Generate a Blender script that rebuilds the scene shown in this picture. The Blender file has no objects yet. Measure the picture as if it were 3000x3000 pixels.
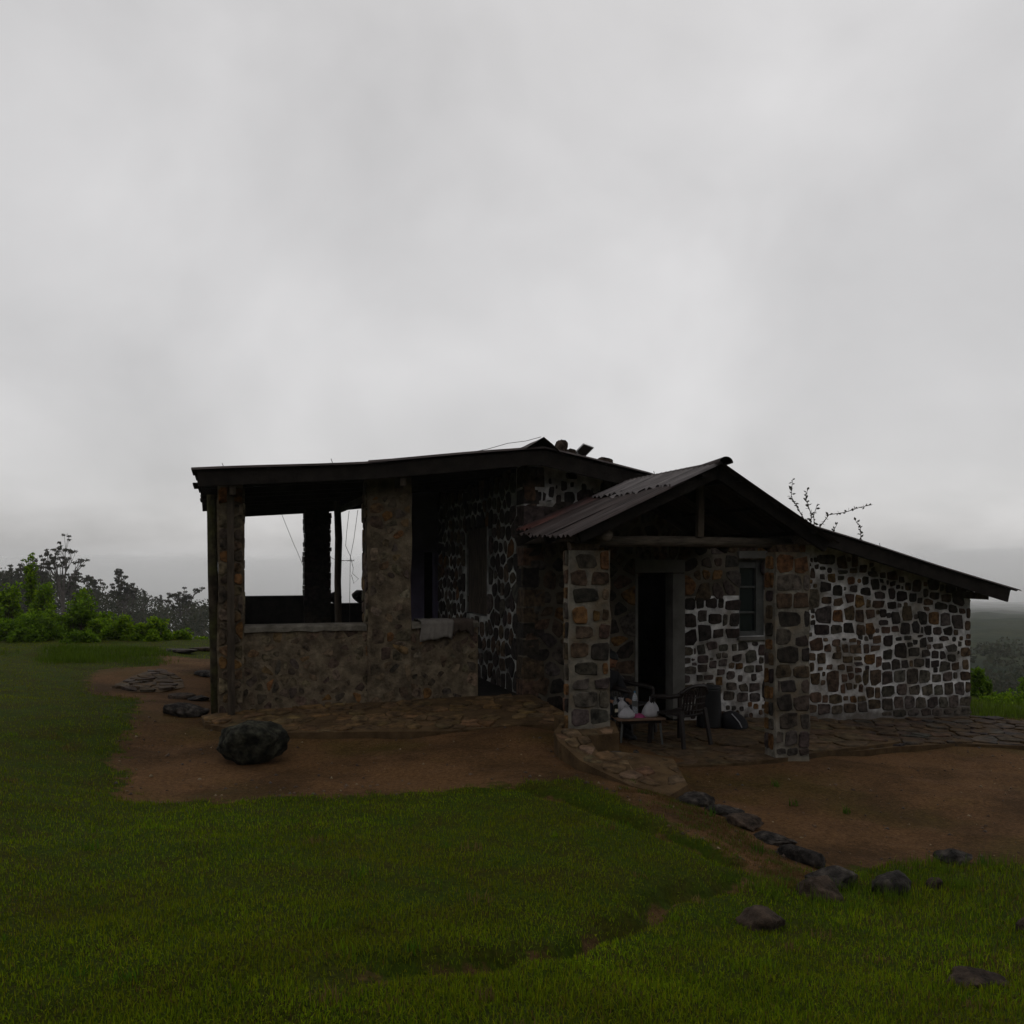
import bpy, bmesh, math, random
import numpy as np
from mathutils import Vector, Matrix, Euler, noise

S = bpy.context.scene
C = S.collection
R = math.radians
RND = random.Random(7)
NPR = np.random.default_rng(11)

# ------------------------------------------------------------------ camera
# the house stands square to the world axes (front towards -Y); the photographer stands at the origin
YAW = 17.5
cam_data = bpy.data.cameras.new('camera')
cam = bpy.data.objects.new('camera', cam_data)
C.objects.link(cam)
cam.location = (0, 0, 2.2)
cam.rotation_euler = (R(90), 0, R(-YAW))
cam_data.lens = 32.4
cam_data.sensor_width = 36
cam_data.shift_y = 0.05
cam_data.clip_start = 0.05
cam_data.clip_end = 12000
S.camera = cam

# ------------------------------------------------------------------ sky, sun, exposure
SUN_EL, SUN_AZ = 48, 20          # the bright part of the cloud lies behind the house
world = bpy.data.worlds.new('World')
S.world = world
world.use_nodes = True
wt = world.node_tree
for n in list(wt.nodes):
    wt.nodes.remove(n)
def WN(t, **k):
    n = wt.nodes.new(t)
    for a, b in k.items():
        setattr(n, a, b)
    return n
w_out = WN('ShaderNodeOutputWorld')
w_bg = WN('ShaderNodeBackground')
wt.links.new(w_bg.outputs[0], w_out.inputs[0])
w_sky = WN('ShaderNodeTexSky', sky_type='NISHITA')
w_sky.sun_disc = False
w_sky.sun_elevation = R(SUN_EL)
w_sky.sun_rotation = R(SUN_AZ)
w_tc = WN('ShaderNodeTexCoord')
w_map = WN('ShaderNodeMapping')
w_map.inputs['Scale'].default_value = (1.0, 1.0, 1.25)
w_map.inputs['Location'].default_value = (3.1, 0.4, 0.2)
wt.links.new(w_tc.outputs['Generated'], w_map.inputs[0])
w_no = WN('ShaderNodeTexNoise')
w_no.inputs['Scale'].default_value = 2.9
w_no.inputs['Detail'].default_value = 7
w_no.inputs['Roughness'].default_value = 0.48
w_no.inputs['Distortion'].default_value = 0.25
wt.links.new(w_map.outputs[0], w_no.inputs['Vector'])
w_mr = WN('ShaderNodeMapRange')
w_mr.inputs['From Min'].default_value = 0.30
w_mr.inputs['From Max'].default_value = 0.70
w_mr.inputs['To Min'].default_value = 0.525
w_mr.inputs['To Max'].default_value = 0.745
wt.links.new(w_no.outputs['Fac'], w_mr.inputs['Value'])
w_sep = WN('ShaderNodeSeparateXYZ')
wt.links.new(w_tc.outputs['Generated'], w_sep.inputs[0])
# ragged lower cloud near the horizon
w_no2 = WN('ShaderNodeTexNoise')
w_no2.inputs['Scale'].default_value = 4.5
w_no2.inputs['Detail'].default_value = 6
w_no2.inputs['Roughness'].default_value = 0.5
w_map2 = WN('ShaderNodeMapping')
w_map2.inputs['Scale'].default_value = (1.0, 1.0, 2.6)
wt.links.new(w_tc.outputs['Generated'], w_map2.inputs[0])
wt.links.new(w_map2.outputs[0], w_no2.inputs['Vector'])
w_low = WN('ShaderNodeMapRange')
w_low.inputs['From Min'].default_value = 0.34
w_low.inputs['From Max'].default_value = 0.62
w_low.inputs['To Min'].default_value = 0.62
w_low.inputs['To Max'].default_value = 1.06
wt.links.new(w_no2.outputs['Fac'], w_low.inputs['Value'])
w_h = WN('ShaderNodeMapRange', interpolation_type='SMOOTHSTEP')
w_h.inputs['From Min'].default_value = -0.01
w_h.inputs['From Max'].default_value = 0.13
wt.links.new(w_sep.outputs['Z'], w_h.inputs['Value'])
w_el = WN('ShaderNodeMix')
wt.links.new(w_h.outputs[0], w_el.inputs[0])
wt.links.new(w_low.outputs[0], w_el.inputs[2])
w_el.inputs[3].default_value = 1.0
w_mu = WN('ShaderNodeMath', operation='MULTIPLY')
wt.links.new(w_mr.outputs[0], w_mu.inputs[0])
wt.links.new(w_el.outputs[0], w_mu.inputs[1])
w_tint = WN('ShaderNodeMixRGB', blend_type='MULTIPLY')
w_tint.inputs['Fac'].default_value = 1
w_tint.inputs['Color2'].default_value = (1.0, 0.985, 0.985, 1)
wt.links.new(w_mu.outputs[0], w_tint.inputs['Color1'])
w_sc = WN('ShaderNodeMixRGB', blend_type='MULTIPLY')
w_sc.inputs['Fac'].default_value = 1
w_sc.inputs['Color2'].default_value = (0.08, 0.08, 0.08, 1)
wt.links.new(w_sky.outputs[0], w_sc.inputs['Color1'])
w_mix = WN('ShaderNodeMixRGB')
w_mix.inputs['Fac'].default_value = 0.05       # thick cloud, little of the clear sky comes through
wt.links.new(w_tint.outputs[0], w_mix.inputs['Color1'])
wt.links.new(w_sc.outputs[0], w_mix.inputs['Color2'])
wt.links.new(w_mix.outputs[0], w_bg.inputs['Color'])
w_bg.inputs['Strength'].default_value = 1.0

sun_d = bpy.data.lights.new('sun', 'SUN')
sun_d.energy = 0.5
sun_d.angle = R(40)
sun_d.color = (1.0, 0.96, 0.9)
sun = bpy.data.objects.new('sun', sun_d)
C.objects.link(sun)
sun.location = (10, 40, 50)
to_sun = Vector((math.sin(R(SUN_AZ)) * math.cos(R(SUN_EL)), math.cos(R(SUN_AZ)) * math.cos(R(SUN_EL)), math.sin(R(SUN_EL))))
sun.rotation_euler = to_sun.to_track_quat('Z', 'Y').to_euler()

S.view_settings.view_transform = 'Standard'
S.view_settings.look = 'None'
S.view_settings.gamma = 1
S.view_settings.exposure = 0
S.view_settings.use_curve_mapping = False
S.render.engine = 'CYCLES'
S.cycles.use_denoising = True
S.cycles.max_bounces = 8
S.cycles.diffuse_bounces = 4
S.cycles.glossy_bounces = 2
S.cycles.transparent_max_bounces = 8
S.cycles.volume_bounces = 4
S.cycles.use_adaptive_sampling = True

# ------------------------------------------------------------------ tables (metres, read off the house)
RIGHT_WALL = [(8.828,2.26,0.304,0.143,0),(9.102,2.22,0.18,0.171,1),(9.346,2.269,0.097,0.199,1),(9.497,2.12,0.118,0.117,1),(9.676,2.029,0.174,0.082,0),(9.867,2.006,0.099,0.109,1),(10.032,2.014,0.187,0.128,1),(10.219,1.945,0.1,0.101,0),(10.342,1.833,0.1,0.119,1),(10.515,1.846,0.157,0.166,1),(10.838,1.853,0.193,0.148,0),(11.004,1.814,0.092,0.112,0),(11.165,1.804,0.185,0.131,0),(11.386,1.779,0.163,0.123,0),(8.65,2.139,0.072,0.079,0),(8.749,2.126,0.104,0.054,0),(8.912,1.982,0.115,0.125,2),(9.128,2.06,0.17,0.06,0),(9.309,2.08,0.128,0.072,1),(9.081,1.969,0.095,0.063,0),(8.749,1.997,0.084,0.08,0),(9.277,1.927,0.128,0.126,2),(8.582,2.046,0.083,0.142,1),(8.817,1.836,0.178,0.134,3),(9.038,1.79,0.18,0.153,3),(9.325,1.81,0.118,0.108,0),(9.154,1.802,0.053,0.072,0),(9.535,1.925,0.108,0.109,3),(9.708,1.865,0.152,0.155,3),(9.839,1.928,0.066,0.064,3),(9.949,1.891,0.044,0.082,3),(10.043,1.873,0.099,0.083,3),(9.877,1.81,0.099,0.082,3),(10.148,1.831,0.089,0.073,3),(10.236,1.816,0.044,0.064,0),(9.546,1.762,0.173,0.109,3),(9.796,1.701,0.175,0.118,0),(10.043,1.722,0.121,0.165,3),(10.225,1.683,0.2,0.147,3),(10.426,1.653,0.134,0.13,3),(10.567,1.605,0.101,0.092,3),(10.691,1.729,0.102,0.12,0),(10.845,1.676,0.205,0.112,0),(11.061,1.636,0.207,0.131,1),(11.328,1.605,0.209,0.15,0),(8.603,1.647,0.166,0.266,0),(8.828,1.631,0.157,0.098,1),(9.059,1.61,0.18,0.116,1),(9.24,1.652,0.16,0.135,1),(9.444,1.605,0.183,0.172,2),(9.589,1.58,0.086,0.127,1),(9.774,1.57,0.196,0.109,1),(10.037,1.538,0.176,0.109,3),(10.73,1.58,0.181,0.102,1),(10.982,1.516,0.229,0.112,3),(11.218,1.466,0.173,0.132,3),(11.398,1.43,0.117,0.085,1),(11.526,1.391,0.07,0.161,1),(10.702,1.464,0.124,0.074,1),(10.175,1.541,0.078,0.064,0),(8.776,1.413,0.261,0.232,0),(9.022,1.396,0.19,0.17,2),(9.229,1.429,0.181,0.207,1),(9.438,1.389,0.15,0.171,1),(9.616,1.395,0.162,0.136,1),(9.872,1.417,0.11,0.101,3),(10.109,1.345,0.166,0.184,3),(10.331,1.405,0.19,0.203,1),(10.623,1.336,0.17,0.222,3),(10.832,1.323,0.205,0.186,2),(11.062,1.3,0.184,0.206,0),(11.299,1.254,0.197,0.197,0),(11.508,1.188,0.105,0.151,1),(8.749,1.187,0.23,0.133,3),(9.006,1.185,0.179,0.125,0),(9.229,1.204,0.16,0.135,3),(9.448,1.163,0.129,0.135,1),(9.637,1.185,0.163,0.173,2),(9.867,1.276,0.165,0.073,3),(9.921,1.147,0.143,0.091,1),(10.092,1.167,0.132,0.101,1),(10.297,1.171,0.167,0.175,3),(10.488,1.191,0.169,0.167,3),(10.605,1.147,0.045,0.121,0),(10.719,1.139,0.136,0.149,3),(10.913,1.121,0.16,0.121,0),(11.108,1.117,0.184,0.14,3),(11.276,1.085,0.081,0.084,1),(11.52,1.014,0.082,0.085,1),(8.645,0.962,0.208,0.16,1),(8.812,1.029,0.084,0.054,1),(9.006,0.98,0.137,0.089,1),(9.165,0.894,0.096,0.125,1),(9.363,0.875,0.172,0.117,1),(9.551,0.875,0.098,0.127,1),(9.724,0.87,0.163,0.09,1),(9.752,1.006,0.131,0.109,1),(8.849,0.903,0.115,0.107,1),(9.149,1.03,0.064,0.036,0),(9.304,1.012,0.118,0.063,1),(9.954,0.973,0.165,0.146,3),(10.164,1.009,0.1,0.064,3),(10.336,1.019,0.134,0.074,3),(10.589,1.045,0.124,0.046,3),(10.634,0.942,0.124,0.158,3),(10.764,0.985,0.113,0.084,0),(10.918,0.875,0.171,0.093,0),(11.044,0.997,0.173,0.084,0),(11.171,0.844,0.197,0.103,0),(11.351,0.904,0.07,0.085,0),(10.375,0.912,0.101,0.064,3),(10.482,0.946,0.09,0.083,3),(11.508,0.915,0.105,0.094,1),(9.954,0.772,0.143,0.146,3),(10.209,0.829,0.211,0.22,3),(10.437,0.79,0.202,0.12,3),(10.691,0.769,0.147,0.112,0),(10.867,0.741,0.137,0.121,3),(11.015,0.732,0.115,0.131,3),(11.194,0.679,0.151,0.112,3),(11.468,0.774,0.187,0.132,1),(11.328,0.76,0.047,0.075,0),(8.572,0.773,0.104,0.115,1),(8.733,0.746,0.135,0.16,1),(9.012,0.778,0.148,0.098,1),(9.218,0.713,0.159,0.09,1),(9.389,0.726,0.139,0.054,1),(9.611,0.696,0.195,0.136,2),(9.779,0.668,0.098,0.164,1),(9.416,0.644,0.151,0.054,0),(8.561,0.623,0.083,0.133,1),(8.723,0.591,0.094,0.062,1),(8.886,0.612,0.105,0.08,1),(9.091,0.605,0.116,0.081,1),(9.245,0.577,0.106,0.09,1),(9.411,0.545,0.118,0.072,1),(9.933,0.6,0.143,0.109,3),(10.109,0.612,0.144,0.146,3),(10.281,0.611,0.134,0.12,3),(10.398,0.621,0.056,0.092,1),(10.544,0.616,0.192,0.13,0),(10.719,0.606,0.09,0.158,3),(10.861,0.597,0.148,0.111,3),(11.062,0.538,0.184,0.159,0),(11.27,0.531,0.139,0.122,1),(11.468,0.568,0.117,0.151,1),(8.629,0.439,0.156,0.16,1),(8.765,0.376,0.094,0.08,1),(8.927,0.379,0.211,0.277,1),(9.154,0.437,0.095,0.108,1),(9.267,0.451,0.107,0.108,1),(9.405,0.409,0.107,0.127,1),(9.546,0.427,0.108,0.208,1),(9.73,0.415,0.196,0.218,1),(8.78,0.509,0.063,0.08,1),(9.944,0.398,0.187,0.183,0),(10.186,0.412,0.211,0.192,0),(10.421,0.403,0.213,0.231,0),(10.662,0.399,0.203,0.204,0),(10.889,0.363,0.183,0.13,0),(11.108,0.383,0.184,0.169,0),(11.258,0.4,0.07,0.103,0),(11.468,0.379,0.187,0.132,1),(9.117,0.264,0.085,0.135,1),(9.245,0.293,0.106,0.099,1),(9.341,0.29,0.064,0.081,1),(9.454,0.263,0.076,0.126,1),(9.621,0.193,0.13,0.145,1),(9.762,0.177,0.087,0.163,1),(9.96,0.197,0.242,0.165,0),(10.22,0.213,0.189,0.183,0),(10.448,0.195,0.225,0.166,0),(10.702,0.184,0.216,0.186,0),(10.935,0.174,0.183,0.149,0),(11.131,0.195,0.162,0.187,0),(11.339,0.186,0.186,0.169,0),(11.514,0.193,0.094,0.16,1),(8.634,0.163,0.187,0.142,1),(8.806,0.119,0.095,0.107,1),(8.991,0.112,0.232,0.143,1),(9.176,0.121,0.096,0.071,1),(9.309,0.107,0.128,0.108,2),(9.476,0.108,0.14,0.073,1),(9.709,0.003,0.217,0.136,1),(9.944,-0.003,0.187,0.147,0),(10.164,0.014,0.188,0.184,0),(10.376,0.013,0.19,0.185,0),(10.584,-0.001,0.203,0.157,0),(10.811,-0.015,0.205,0.149,0),(11.027,-0.025,0.184,0.168,0),(11.235,-0.011,0.186,0.178,0),(11.456,-0.03,0.21,0.123,0),(8.582,-0.016,0.125,0.115,1),(8.791,-0.022,0.21,0.142,0),(9.012,-0.041,0.19,0.125,0),(9.256,-0.035,0.214,0.126,1),(9.492,-0.042,0.172,0.135,0),(9.944,-0.159,0.187,0.055,0),(10.181,-0.157,0.244,0.101,0),(10.437,-0.16,0.224,0.102,0),(10.68,-0.163,0.193,0.101,0),(10.907,-0.173,0.194,0.103,0),(11.119,-0.179,0.185,0.094,0),(11.404,-0.183,0.315,0.113,0)]
DOOR_WALL = [(6.492,1.602,0.164,0.147,3),(6.66,1.627,0.108,0.136,3),(6.845,1.613,0.173,0.137,3),(7.002,1.611,0.09,0.137,3),(7.194,1.58,0.215,0.127,3),(6.489,1.369,0.183,0.169,3),(6.695,1.429,0.14,0.147,0),(6.915,1.385,0.213,0.137,3),(7.073,1.365,0.078,0.149,0),(7.229,1.367,0.143,0.161,3),(6.502,1.118,0.209,0.198,3),(6.736,1.18,0.21,0.199,3),(6.96,1.164,0.161,0.132,0),(7.19,1.167,0.208,0.115,3),(6.466,0.918,0.139,0.113,0),(6.577,0.915,0.044,0.09,0),(6.675,0.935,0.127,0.136,0),(6.854,0.993,0.167,0.114,0),(7.051,0.959,0.136,0.092,0),(7.229,0.954,0.078,0.092,0),(7.383,0.976,0.15,0.121,0),(7.574,0.999,0.1,0.063,0),(7.704,0.906,0.147,0.15,0),(6.447,0.783,0.101,0.091,0),(6.548,0.797,0.051,0.034,0),(6.704,0.798,0.172,0.114,0),(6.848,0.802,0.064,0.04,0),(6.967,0.841,0.084,0.08,0),(7.067,0.844,0.09,0.068,0),(7.265,0.797,0.137,0.103,0),(7.508,0.814,0.178,0.173,0),(7.684,0.756,0.067,0.093,0),(6.571,0.734,0.07,0.045,0),(6.867,0.716,0.102,0.096,0),(7.041,0.733,0.13,0.098,0),(7.177,0.694,0.104,0.098,1),(7.314,0.678,0.118,0.086,2),(7.475,0.629,0.164,0.103,0),(7.643,0.624,0.119,0.104,0),(6.495,0.643,0.196,0.097,0),(6.695,0.668,0.14,0.102,0),(7.002,0.6,0.116,0.08,0),(7.168,0.548,0.111,0.115,0),(7.327,0.497,0.066,0.081,0),(7.561,0.499,0.086,0.104,0),(6.435,0.517,0.101,0.103,0),(6.803,0.533,0.154,0.068,0),(6.656,0.522,0.089,0.079,0),(6.97,0.465,0.104,0.103,2),(6.479,0.382,0.164,0.101,1),(6.669,0.385,0.14,0.102,0),(6.835,0.395,0.116,0.114,0),(7.177,0.388,0.156,0.103,0),(7.38,0.356,0.144,0.104,0),(7.571,0.354,0.159,0.116,0),(6.486,0.239,0.151,0.113,0),(6.694,0.242,0.165,0.114,0),(7.144,0.245,0.169,0.115,0),(7.36,0.208,0.158,0.127,0),(7.571,0.204,0.159,0.116,0)]
GABLE = [(4.182,3.121,0.069,0.146,3),(4.25,3.122,0.044,0.146,3),(4.354,3.183,0.085,0.147,3),(4.463,3.094,0.086,0.14,3),(4.628,3.12,0.166,0.185,3),(4.795,3.093,0.087,0.097,3),(4.537,3.272,0.095,0.14,3),(4.431,3.258,0.039,0.073,3),(4.659,3.293,0.071,0.089,3),(4.838,3.257,0.079,0.141,3),(4.962,3.227,0.056,0.074,3),(5.136,3.246,0.113,0.18,3),(4.334,3.333,0.046,0.096,3),(4.032,3.176,0.169,0.262,1),(4.051,2.929,0.177,0.175,1),(4.303,2.915,0.249,0.139,3),(4.319,3.061,0.093,0.022,3),(4.648,3.419,0.19,0.104,3),(4.577,2.982,0.142,0.059,3)]
PILLAR_R = [(6.296,2.191,0.222,0.206,2),(6.538,2.18,0.201,0.199,2),(6.359,1.979,0.333,0.192,0),(6.596,1.974,0.076,0.186,0),(6.29,1.76,0.203,0.164,1),(6.527,1.764,0.209,0.165,1),(6.363,1.543,0.278,0.171,3),(6.6,1.542,0.068,0.165,3),(6.285,1.339,0.195,0.157,0),(6.54,1.289,0.188,0.124,3),(6.339,1.127,0.261,0.171,3),(6.588,1.112,0.092,0.158,3),(6.29,0.936,0.203,0.143,1),(6.524,0.918,0.22,0.138,1),(6.339,0.757,0.198,0.13,3),(6.58,0.744,0.108,0.137,0),(6.29,0.567,0.203,0.184,3),(6.532,0.552,0.204,0.165,0),(6.347,0.346,0.23,0.171,0),(6.58,0.323,0.108,0.18,0),(6.238,0.167,0.1,0.129,0),(6.39,0.141,0.175,0.178,0),(6.564,0.124,0.14,0.192,0),(6.219,0.761,0.02,0.129,0),(6.253,-0.005,0.131,0.076,0),(6.406,-0.017,0.143,0.079,0),(6.564,-0.028,0.14,0.069,0)]
PILLAR_L = [(3.794,2.22,0.212,0.135,0),(4.015,2.229,0.096,0.19,2),(3.711,2.04,0.186,0.158,1),(3.969,2.033,0.188,0.124,1),(3.79,1.854,0.262,0.143,3),(4.027,1.862,0.071,0.108,1),(3.721,1.638,0.157,0.162,2),(3.915,1.625,0.071,0.104,2),(4.029,1.637,0.067,0.109,1),(3.775,1.45,0.182,0.127,1),(4.008,1.451,0.109,0.14,1),(3.711,1.253,0.186,0.147,1),(3.958,1.235,0.193,0.17,3),(3.794,1.051,0.248,0.127,0),(4.019,1.044,0.063,0.117,2),(3.728,0.88,0.179,0.115,0),(3.972,0.877,0.158,0.105,0),(3.788,0.71,0.274,0.15,0),(4.001,0.701,0.101,0.175,0),(3.72,0.523,0.211,0.162,0),(3.95,0.517,0.201,0.152,0)]
GROUND = [(-0.724,3.542,0.62),(0.962,3.052,0.6),(2.907,2.753,0.45),(-1.094,5.351,0.52),(0.267,5.161,0.44),(1.555,4.933,0.38),(2.531,5.206,0.27),(-1.666,8.147,0.45),(-1.693,11.732,0.42),(-3.14,17.976,0.4),(-2.297,20.274,0.37),(-4.203,20.559,0.42),(-0.767,8.411,0.18),(0.43,8.296,0.16),(1.914,8.12,0.16),(3.165,7.938,0.18),(0.166,9.555,0.13),(1.485,9.299,0.13),(2.952,9.364,0.2),(-0.793,10.545,0.2),(-0.919,14.02,0.26),(-0.935,18.97,0.32),(-0.207,12.706,0.28),(0.945,10.861,0.17),(2.485,10.541,0.2),(3.553,10.204,0.28),(4.705,8.852,-0.1),(6.31,8.706,-0.18),(9.07,9.099,-0.25),(5.297,6.823,-0.2),(6.495,6.516,-0.22),(4.64,6.184,-0.15),(5.807,5.826,-0.18),(5.091,8.137,-0.14),(4.077,5.252,-0.04),(5.003,5.019,-0.06),(2.949,4.372,0.14),(3.734,3.746,0.2),(1.976,3.718,0.36),(1.566,3.927,0.42),(3.454,7.446,0.15),(3.657,6.881,0.1),(3.771,6.419,0.05),(3.728,5.823,0),(3.187,5.698,0.14),(9.547,10.805,-0.24),(12.187,11.543,-0.3),(13.354,13.397,-0.35),(4.8,8.9,-0.1),(5.6,8.8,-0.1),(6.3,9.1,-0.1),(5.5,11,-0.22),(7.5,11,-0.27),(9.5,11,-0.33),(11,11.2,-0.36),(0,0,0.58),(-4,0,0.6),(4,-1,0.45),(0,-6,0.7),(7,0,0.3),(-8,6,0.5),(-10,14,0.45),(13,8,-0.3),(12,2,0),(2,14,0.1),(2,19,0.1),(6,15,-0.1),(10,15,-0.3),(14,14,-0.5),(6,20,-0.1),(-3,20,0.3),(-6,22,0.35)]
DIRT = [(-1.112,19.91),(-1.12,18.164),(-1.993,17.596),(-2.059,16.452),(-1.853,14.556),(-1.481,14.259),(-1.176,14.132),(-1.015,12.946),(-1.063,12.081),(-0.967,11.403),(-1.043,10.52),(-1.045,9.766),(-0.868,9.452),(-0.873,8.811),(-0.888,8.426),(-0.627,8.332),(-0.136,8.312),(0.429,8.283),(1.299,8.134),(1.903,8.072),(2.523,8.002),(3.19,8),(3.265,7.463),(3.354,6.9),(3.426,6.445),(3.549,6.042),(3.538,5.654),(3.707,5.536),(4.051,5.589),(4.331,5.892),(4.786,5.924),(5.29,5.913),(5.559,5.744),(5.902,5.752),(6.975,5.61),(12,8),(12.2,10.9),(12.4,11.6),(11.7,12.3),(11.5,19),(0,19.2)]
APRON_L = [(-0.234,11.9),(0.21,12.103),(1.5,12.199),(3.296,11.983),(4.027,11.846),(4.13,10.821),(3.863,10.35),(3.302,10.471),(2.46,10.435),(1.508,10.682),(0.696,10.875),(0.194,11.152),(-0.188,11.499)]
APRON_R = [(8.416,11.844),(9.803,11.822),(11.41,11.844),(11.996,11.362),(12.757,11.117),(10.779,9.393),(10.03,9.609),(9.284,9.883),(8.358,9.823),(7.502,9.664),(6.867,9.609)]

# ------------------------------------------------------------------ helpers
def tag(o, label=None, cat=None, group=None, kind=None):
    if label: o['label'] = label
    if cat: o['category'] = cat
    if group: o['group'] = group
    if kind: o['kind'] = kind
    return o

def empty(name, loc=(0, 0, 0), rz=0.0):
    o = bpy.data.objects.new(name, None)
    C.objects.link(o)
    o.location = loc
    o.rotation_euler = (0, 0, rz)
    o.empty_display_size = 0.1
    return o

class MB:
    """collects shapes; build() links them as one mesh object"""
    def __init__(self):
        self.v, self.f, self.c = [], [], []
        self.col = None
    def add(self, vs, fs):
        b = len(self.v)
        self.v += [tuple(p) for p in vs]
        self.f += [tuple(i + b for i in f) for f in fs]
        self.c += [self.col] * len(vs)
        return self
    def box(self, c, s, rot=None, jit=0.0):
        hx, hy, hz = s[0] / 2, s[1] / 2, s[2] / 2
        vs = [Vector((x * hx, y * hy, z * hz)) for x in (-1, 1) for y in (-1, 1) for z in (-1, 1)]
        if jit:
            vs = [p + Vector((RND.uniform(-jit, jit), RND.uniform(-jit, jit), RND.uniform(-jit, jit))) for p in vs]
        if rot is not None:
            m = Euler(rot).to_matrix()
            vs = [m @ p for p in vs]
        c = Vector(c)
        return self.add([p + c for p in vs], [(0, 1, 3, 2), (4, 6, 7, 5), (0, 4, 5, 1), (2, 3, 7, 6), (0, 2, 6, 4), (1, 5, 7, 3)])
    def bar(self, a, b, w, h, roll=0.0):
        a, b = Vector(a), Vector(b)
        d = (b - a).normalized()
        up = Vector((0, 0, 1)) if abs(d.z) < 0.95 else Vector((0, 1, 0))
        s = d.cross(up).normalized()
        u = s.cross(d).normalized()
        if roll:
            q = Matrix.Rotation(roll, 3, d)
            s, u = q @ s, q @ u
        vs = []
        for p in (a, b):
            vs += [p - s * w / 2 - u * h / 2, p + s * w / 2 - u * h / 2, p + s * w / 2 + u * h / 2, p - s * w / 2 + u * h / 2]
        return self.add(vs, [(0, 3, 2, 1), (4, 5, 6, 7), (0, 1, 5, 4), (1, 2, 6, 5), (2, 3, 7, 6), (3, 0, 4, 7)])
    def tube(self, pts, rad, n=8, cap=True):
        pts = [Vector(p) for p in pts]
        if not hasattr(rad, '__len__'):
            rad = [rad] * len(pts)
        vs, fs = [], []
        ref = Vector((0.31, 0.17, 0.93))
        for i, p in enumerate(pts):
            d = (pts[min(i + 1, len(pts) - 1)] - pts[max(i - 1, 0)]).normalized()
            if abs(d.dot(ref)) > 0.97:
                ref = Vector((0.9, 0.3, 0.1))
            s = d.cross(ref).normalized()
            u = s.cross(d)
            for k in range(n):
                a = 2 * math.pi * k / n
                vs.append(p + (s * math.cos(a) + u * math.sin(a)) * rad[i])
        for i in range(len(pts) - 1):
            for k in range(n):
                k2 = (k + 1) % n
                fs.append((i * n + k, i * n + k2, (i + 1) * n + k2, (i + 1) * n + k))
        if cap:
            fs.append(tuple(range(n)))
            fs.append(tuple((len(pts) - 1) * n + k for k in reversed(range(n))))
        return self.add(vs, fs)
    def lathe(self, prof, c=(0, 0, 0), n=16):
        vs, fs = [], []
        for r, z in prof:
            for k in range(n):
                a = 2 * math.pi * k / n
                vs.append((c[0] + r * math.cos(a), c[1] + r * math.sin(a), c[2] + z))
        for i in range(len(prof) - 1):
            for k in range(n):
                k2 = (k + 1) % n
                fs.append((i * n + k, i * n + k2, (i + 1) * n + k2, (i + 1) * n + k))
        fs.append(tuple(reversed(range(n))))
        fs.append(tuple((len(prof) - 1) * n + k for k in range(n)))
        return self.add(vs, fs)
    def prism_xz(self, poly, y0, y1):
        """polygon given as (x, z), extruded from y0 (front) to y1"""
        n = len(poly)
        vs = [(x, y0, z) for x, z in poly] + [(x, y1, z) for x, z in poly]
        fs = [tuple(range(n)), tuple(reversed(range(n, 2 * n)))]
        fs += [(i, i + n, (i + 1) % n + n, (i + 1) % n) for i in range(n)]
        return self.add(vs, fs)
    def build(self, name, mat, parent=None, smooth=False):
        me = bpy.data.meshes.new(name)
        me.from_pydata(self.v, [], self.f)
        if any(c is not None for c in self.c):
            at = me.attributes.new('Col', 'FLOAT_COLOR', 'POINT')
            arr = np.array([(c or (1, 1, 1)) + (1.0,) for c in self.c], dtype=np.float32)
            at.data.foreach_set('color', arr.ravel())
        bm = bmesh.new(); bm.from_mesh(me)
        bmesh.ops.recalc_face_normals(bm, faces=bm.faces)
        bm.to_mesh(me); bm.free()
        if smooth:
            me.polygons.foreach_set('use_smooth', [True] * len(me.polygons))
        me.materials.append(mat)
        o = bpy.data.objects.new(name, me)
        C.objects.link(o)
        if parent is not None:
            o.parent = parent
        return o

def mesh_np(name, v, f, mat, col=None, parent=None, smooth=False):
    """fast path for big meshes: v (n,3), f (m,k) of equal k, col (n,3)"""
    me = bpy.data.meshes.new(name)
    v = np.asarray(v, dtype=np.float32); f = np.asarray(f, dtype=np.int32)
    me.vertices.add(len(v)); me.vertices.foreach_set('co', v.ravel())
    k = f.shape[1]
    me.loops.add(f.size); me.loops.foreach_set('vertex_index', f.ravel())
    me.polygons.add(len(f))
    me.polygons.foreach_set('loop_start', np.arange(0, f.size, k, dtype=np.int32))
    me.polygons.foreach_set('loop_total', np.full(len(f), k, dtype=np.int32))
    me.update(calc_edges=True)
    if smooth:
        me.polygons.foreach_set('use_smooth', np.ones(len(f), dtype=bool))
    if col is not None:
        at = me.attributes.new('Col', 'FLOAT_COLOR', 'POINT')
        at.data.foreach_set('color', np.concatenate([np.asarray(col, np.float32), np.ones((len(v), 1), np.float32)], 1).ravel())
    me.materials.append(mat)
    o = bpy.data.objects.new(name, me)
    C.objects.link(o)
    if parent is not None:
        o.parent = parent
    return o

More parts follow.
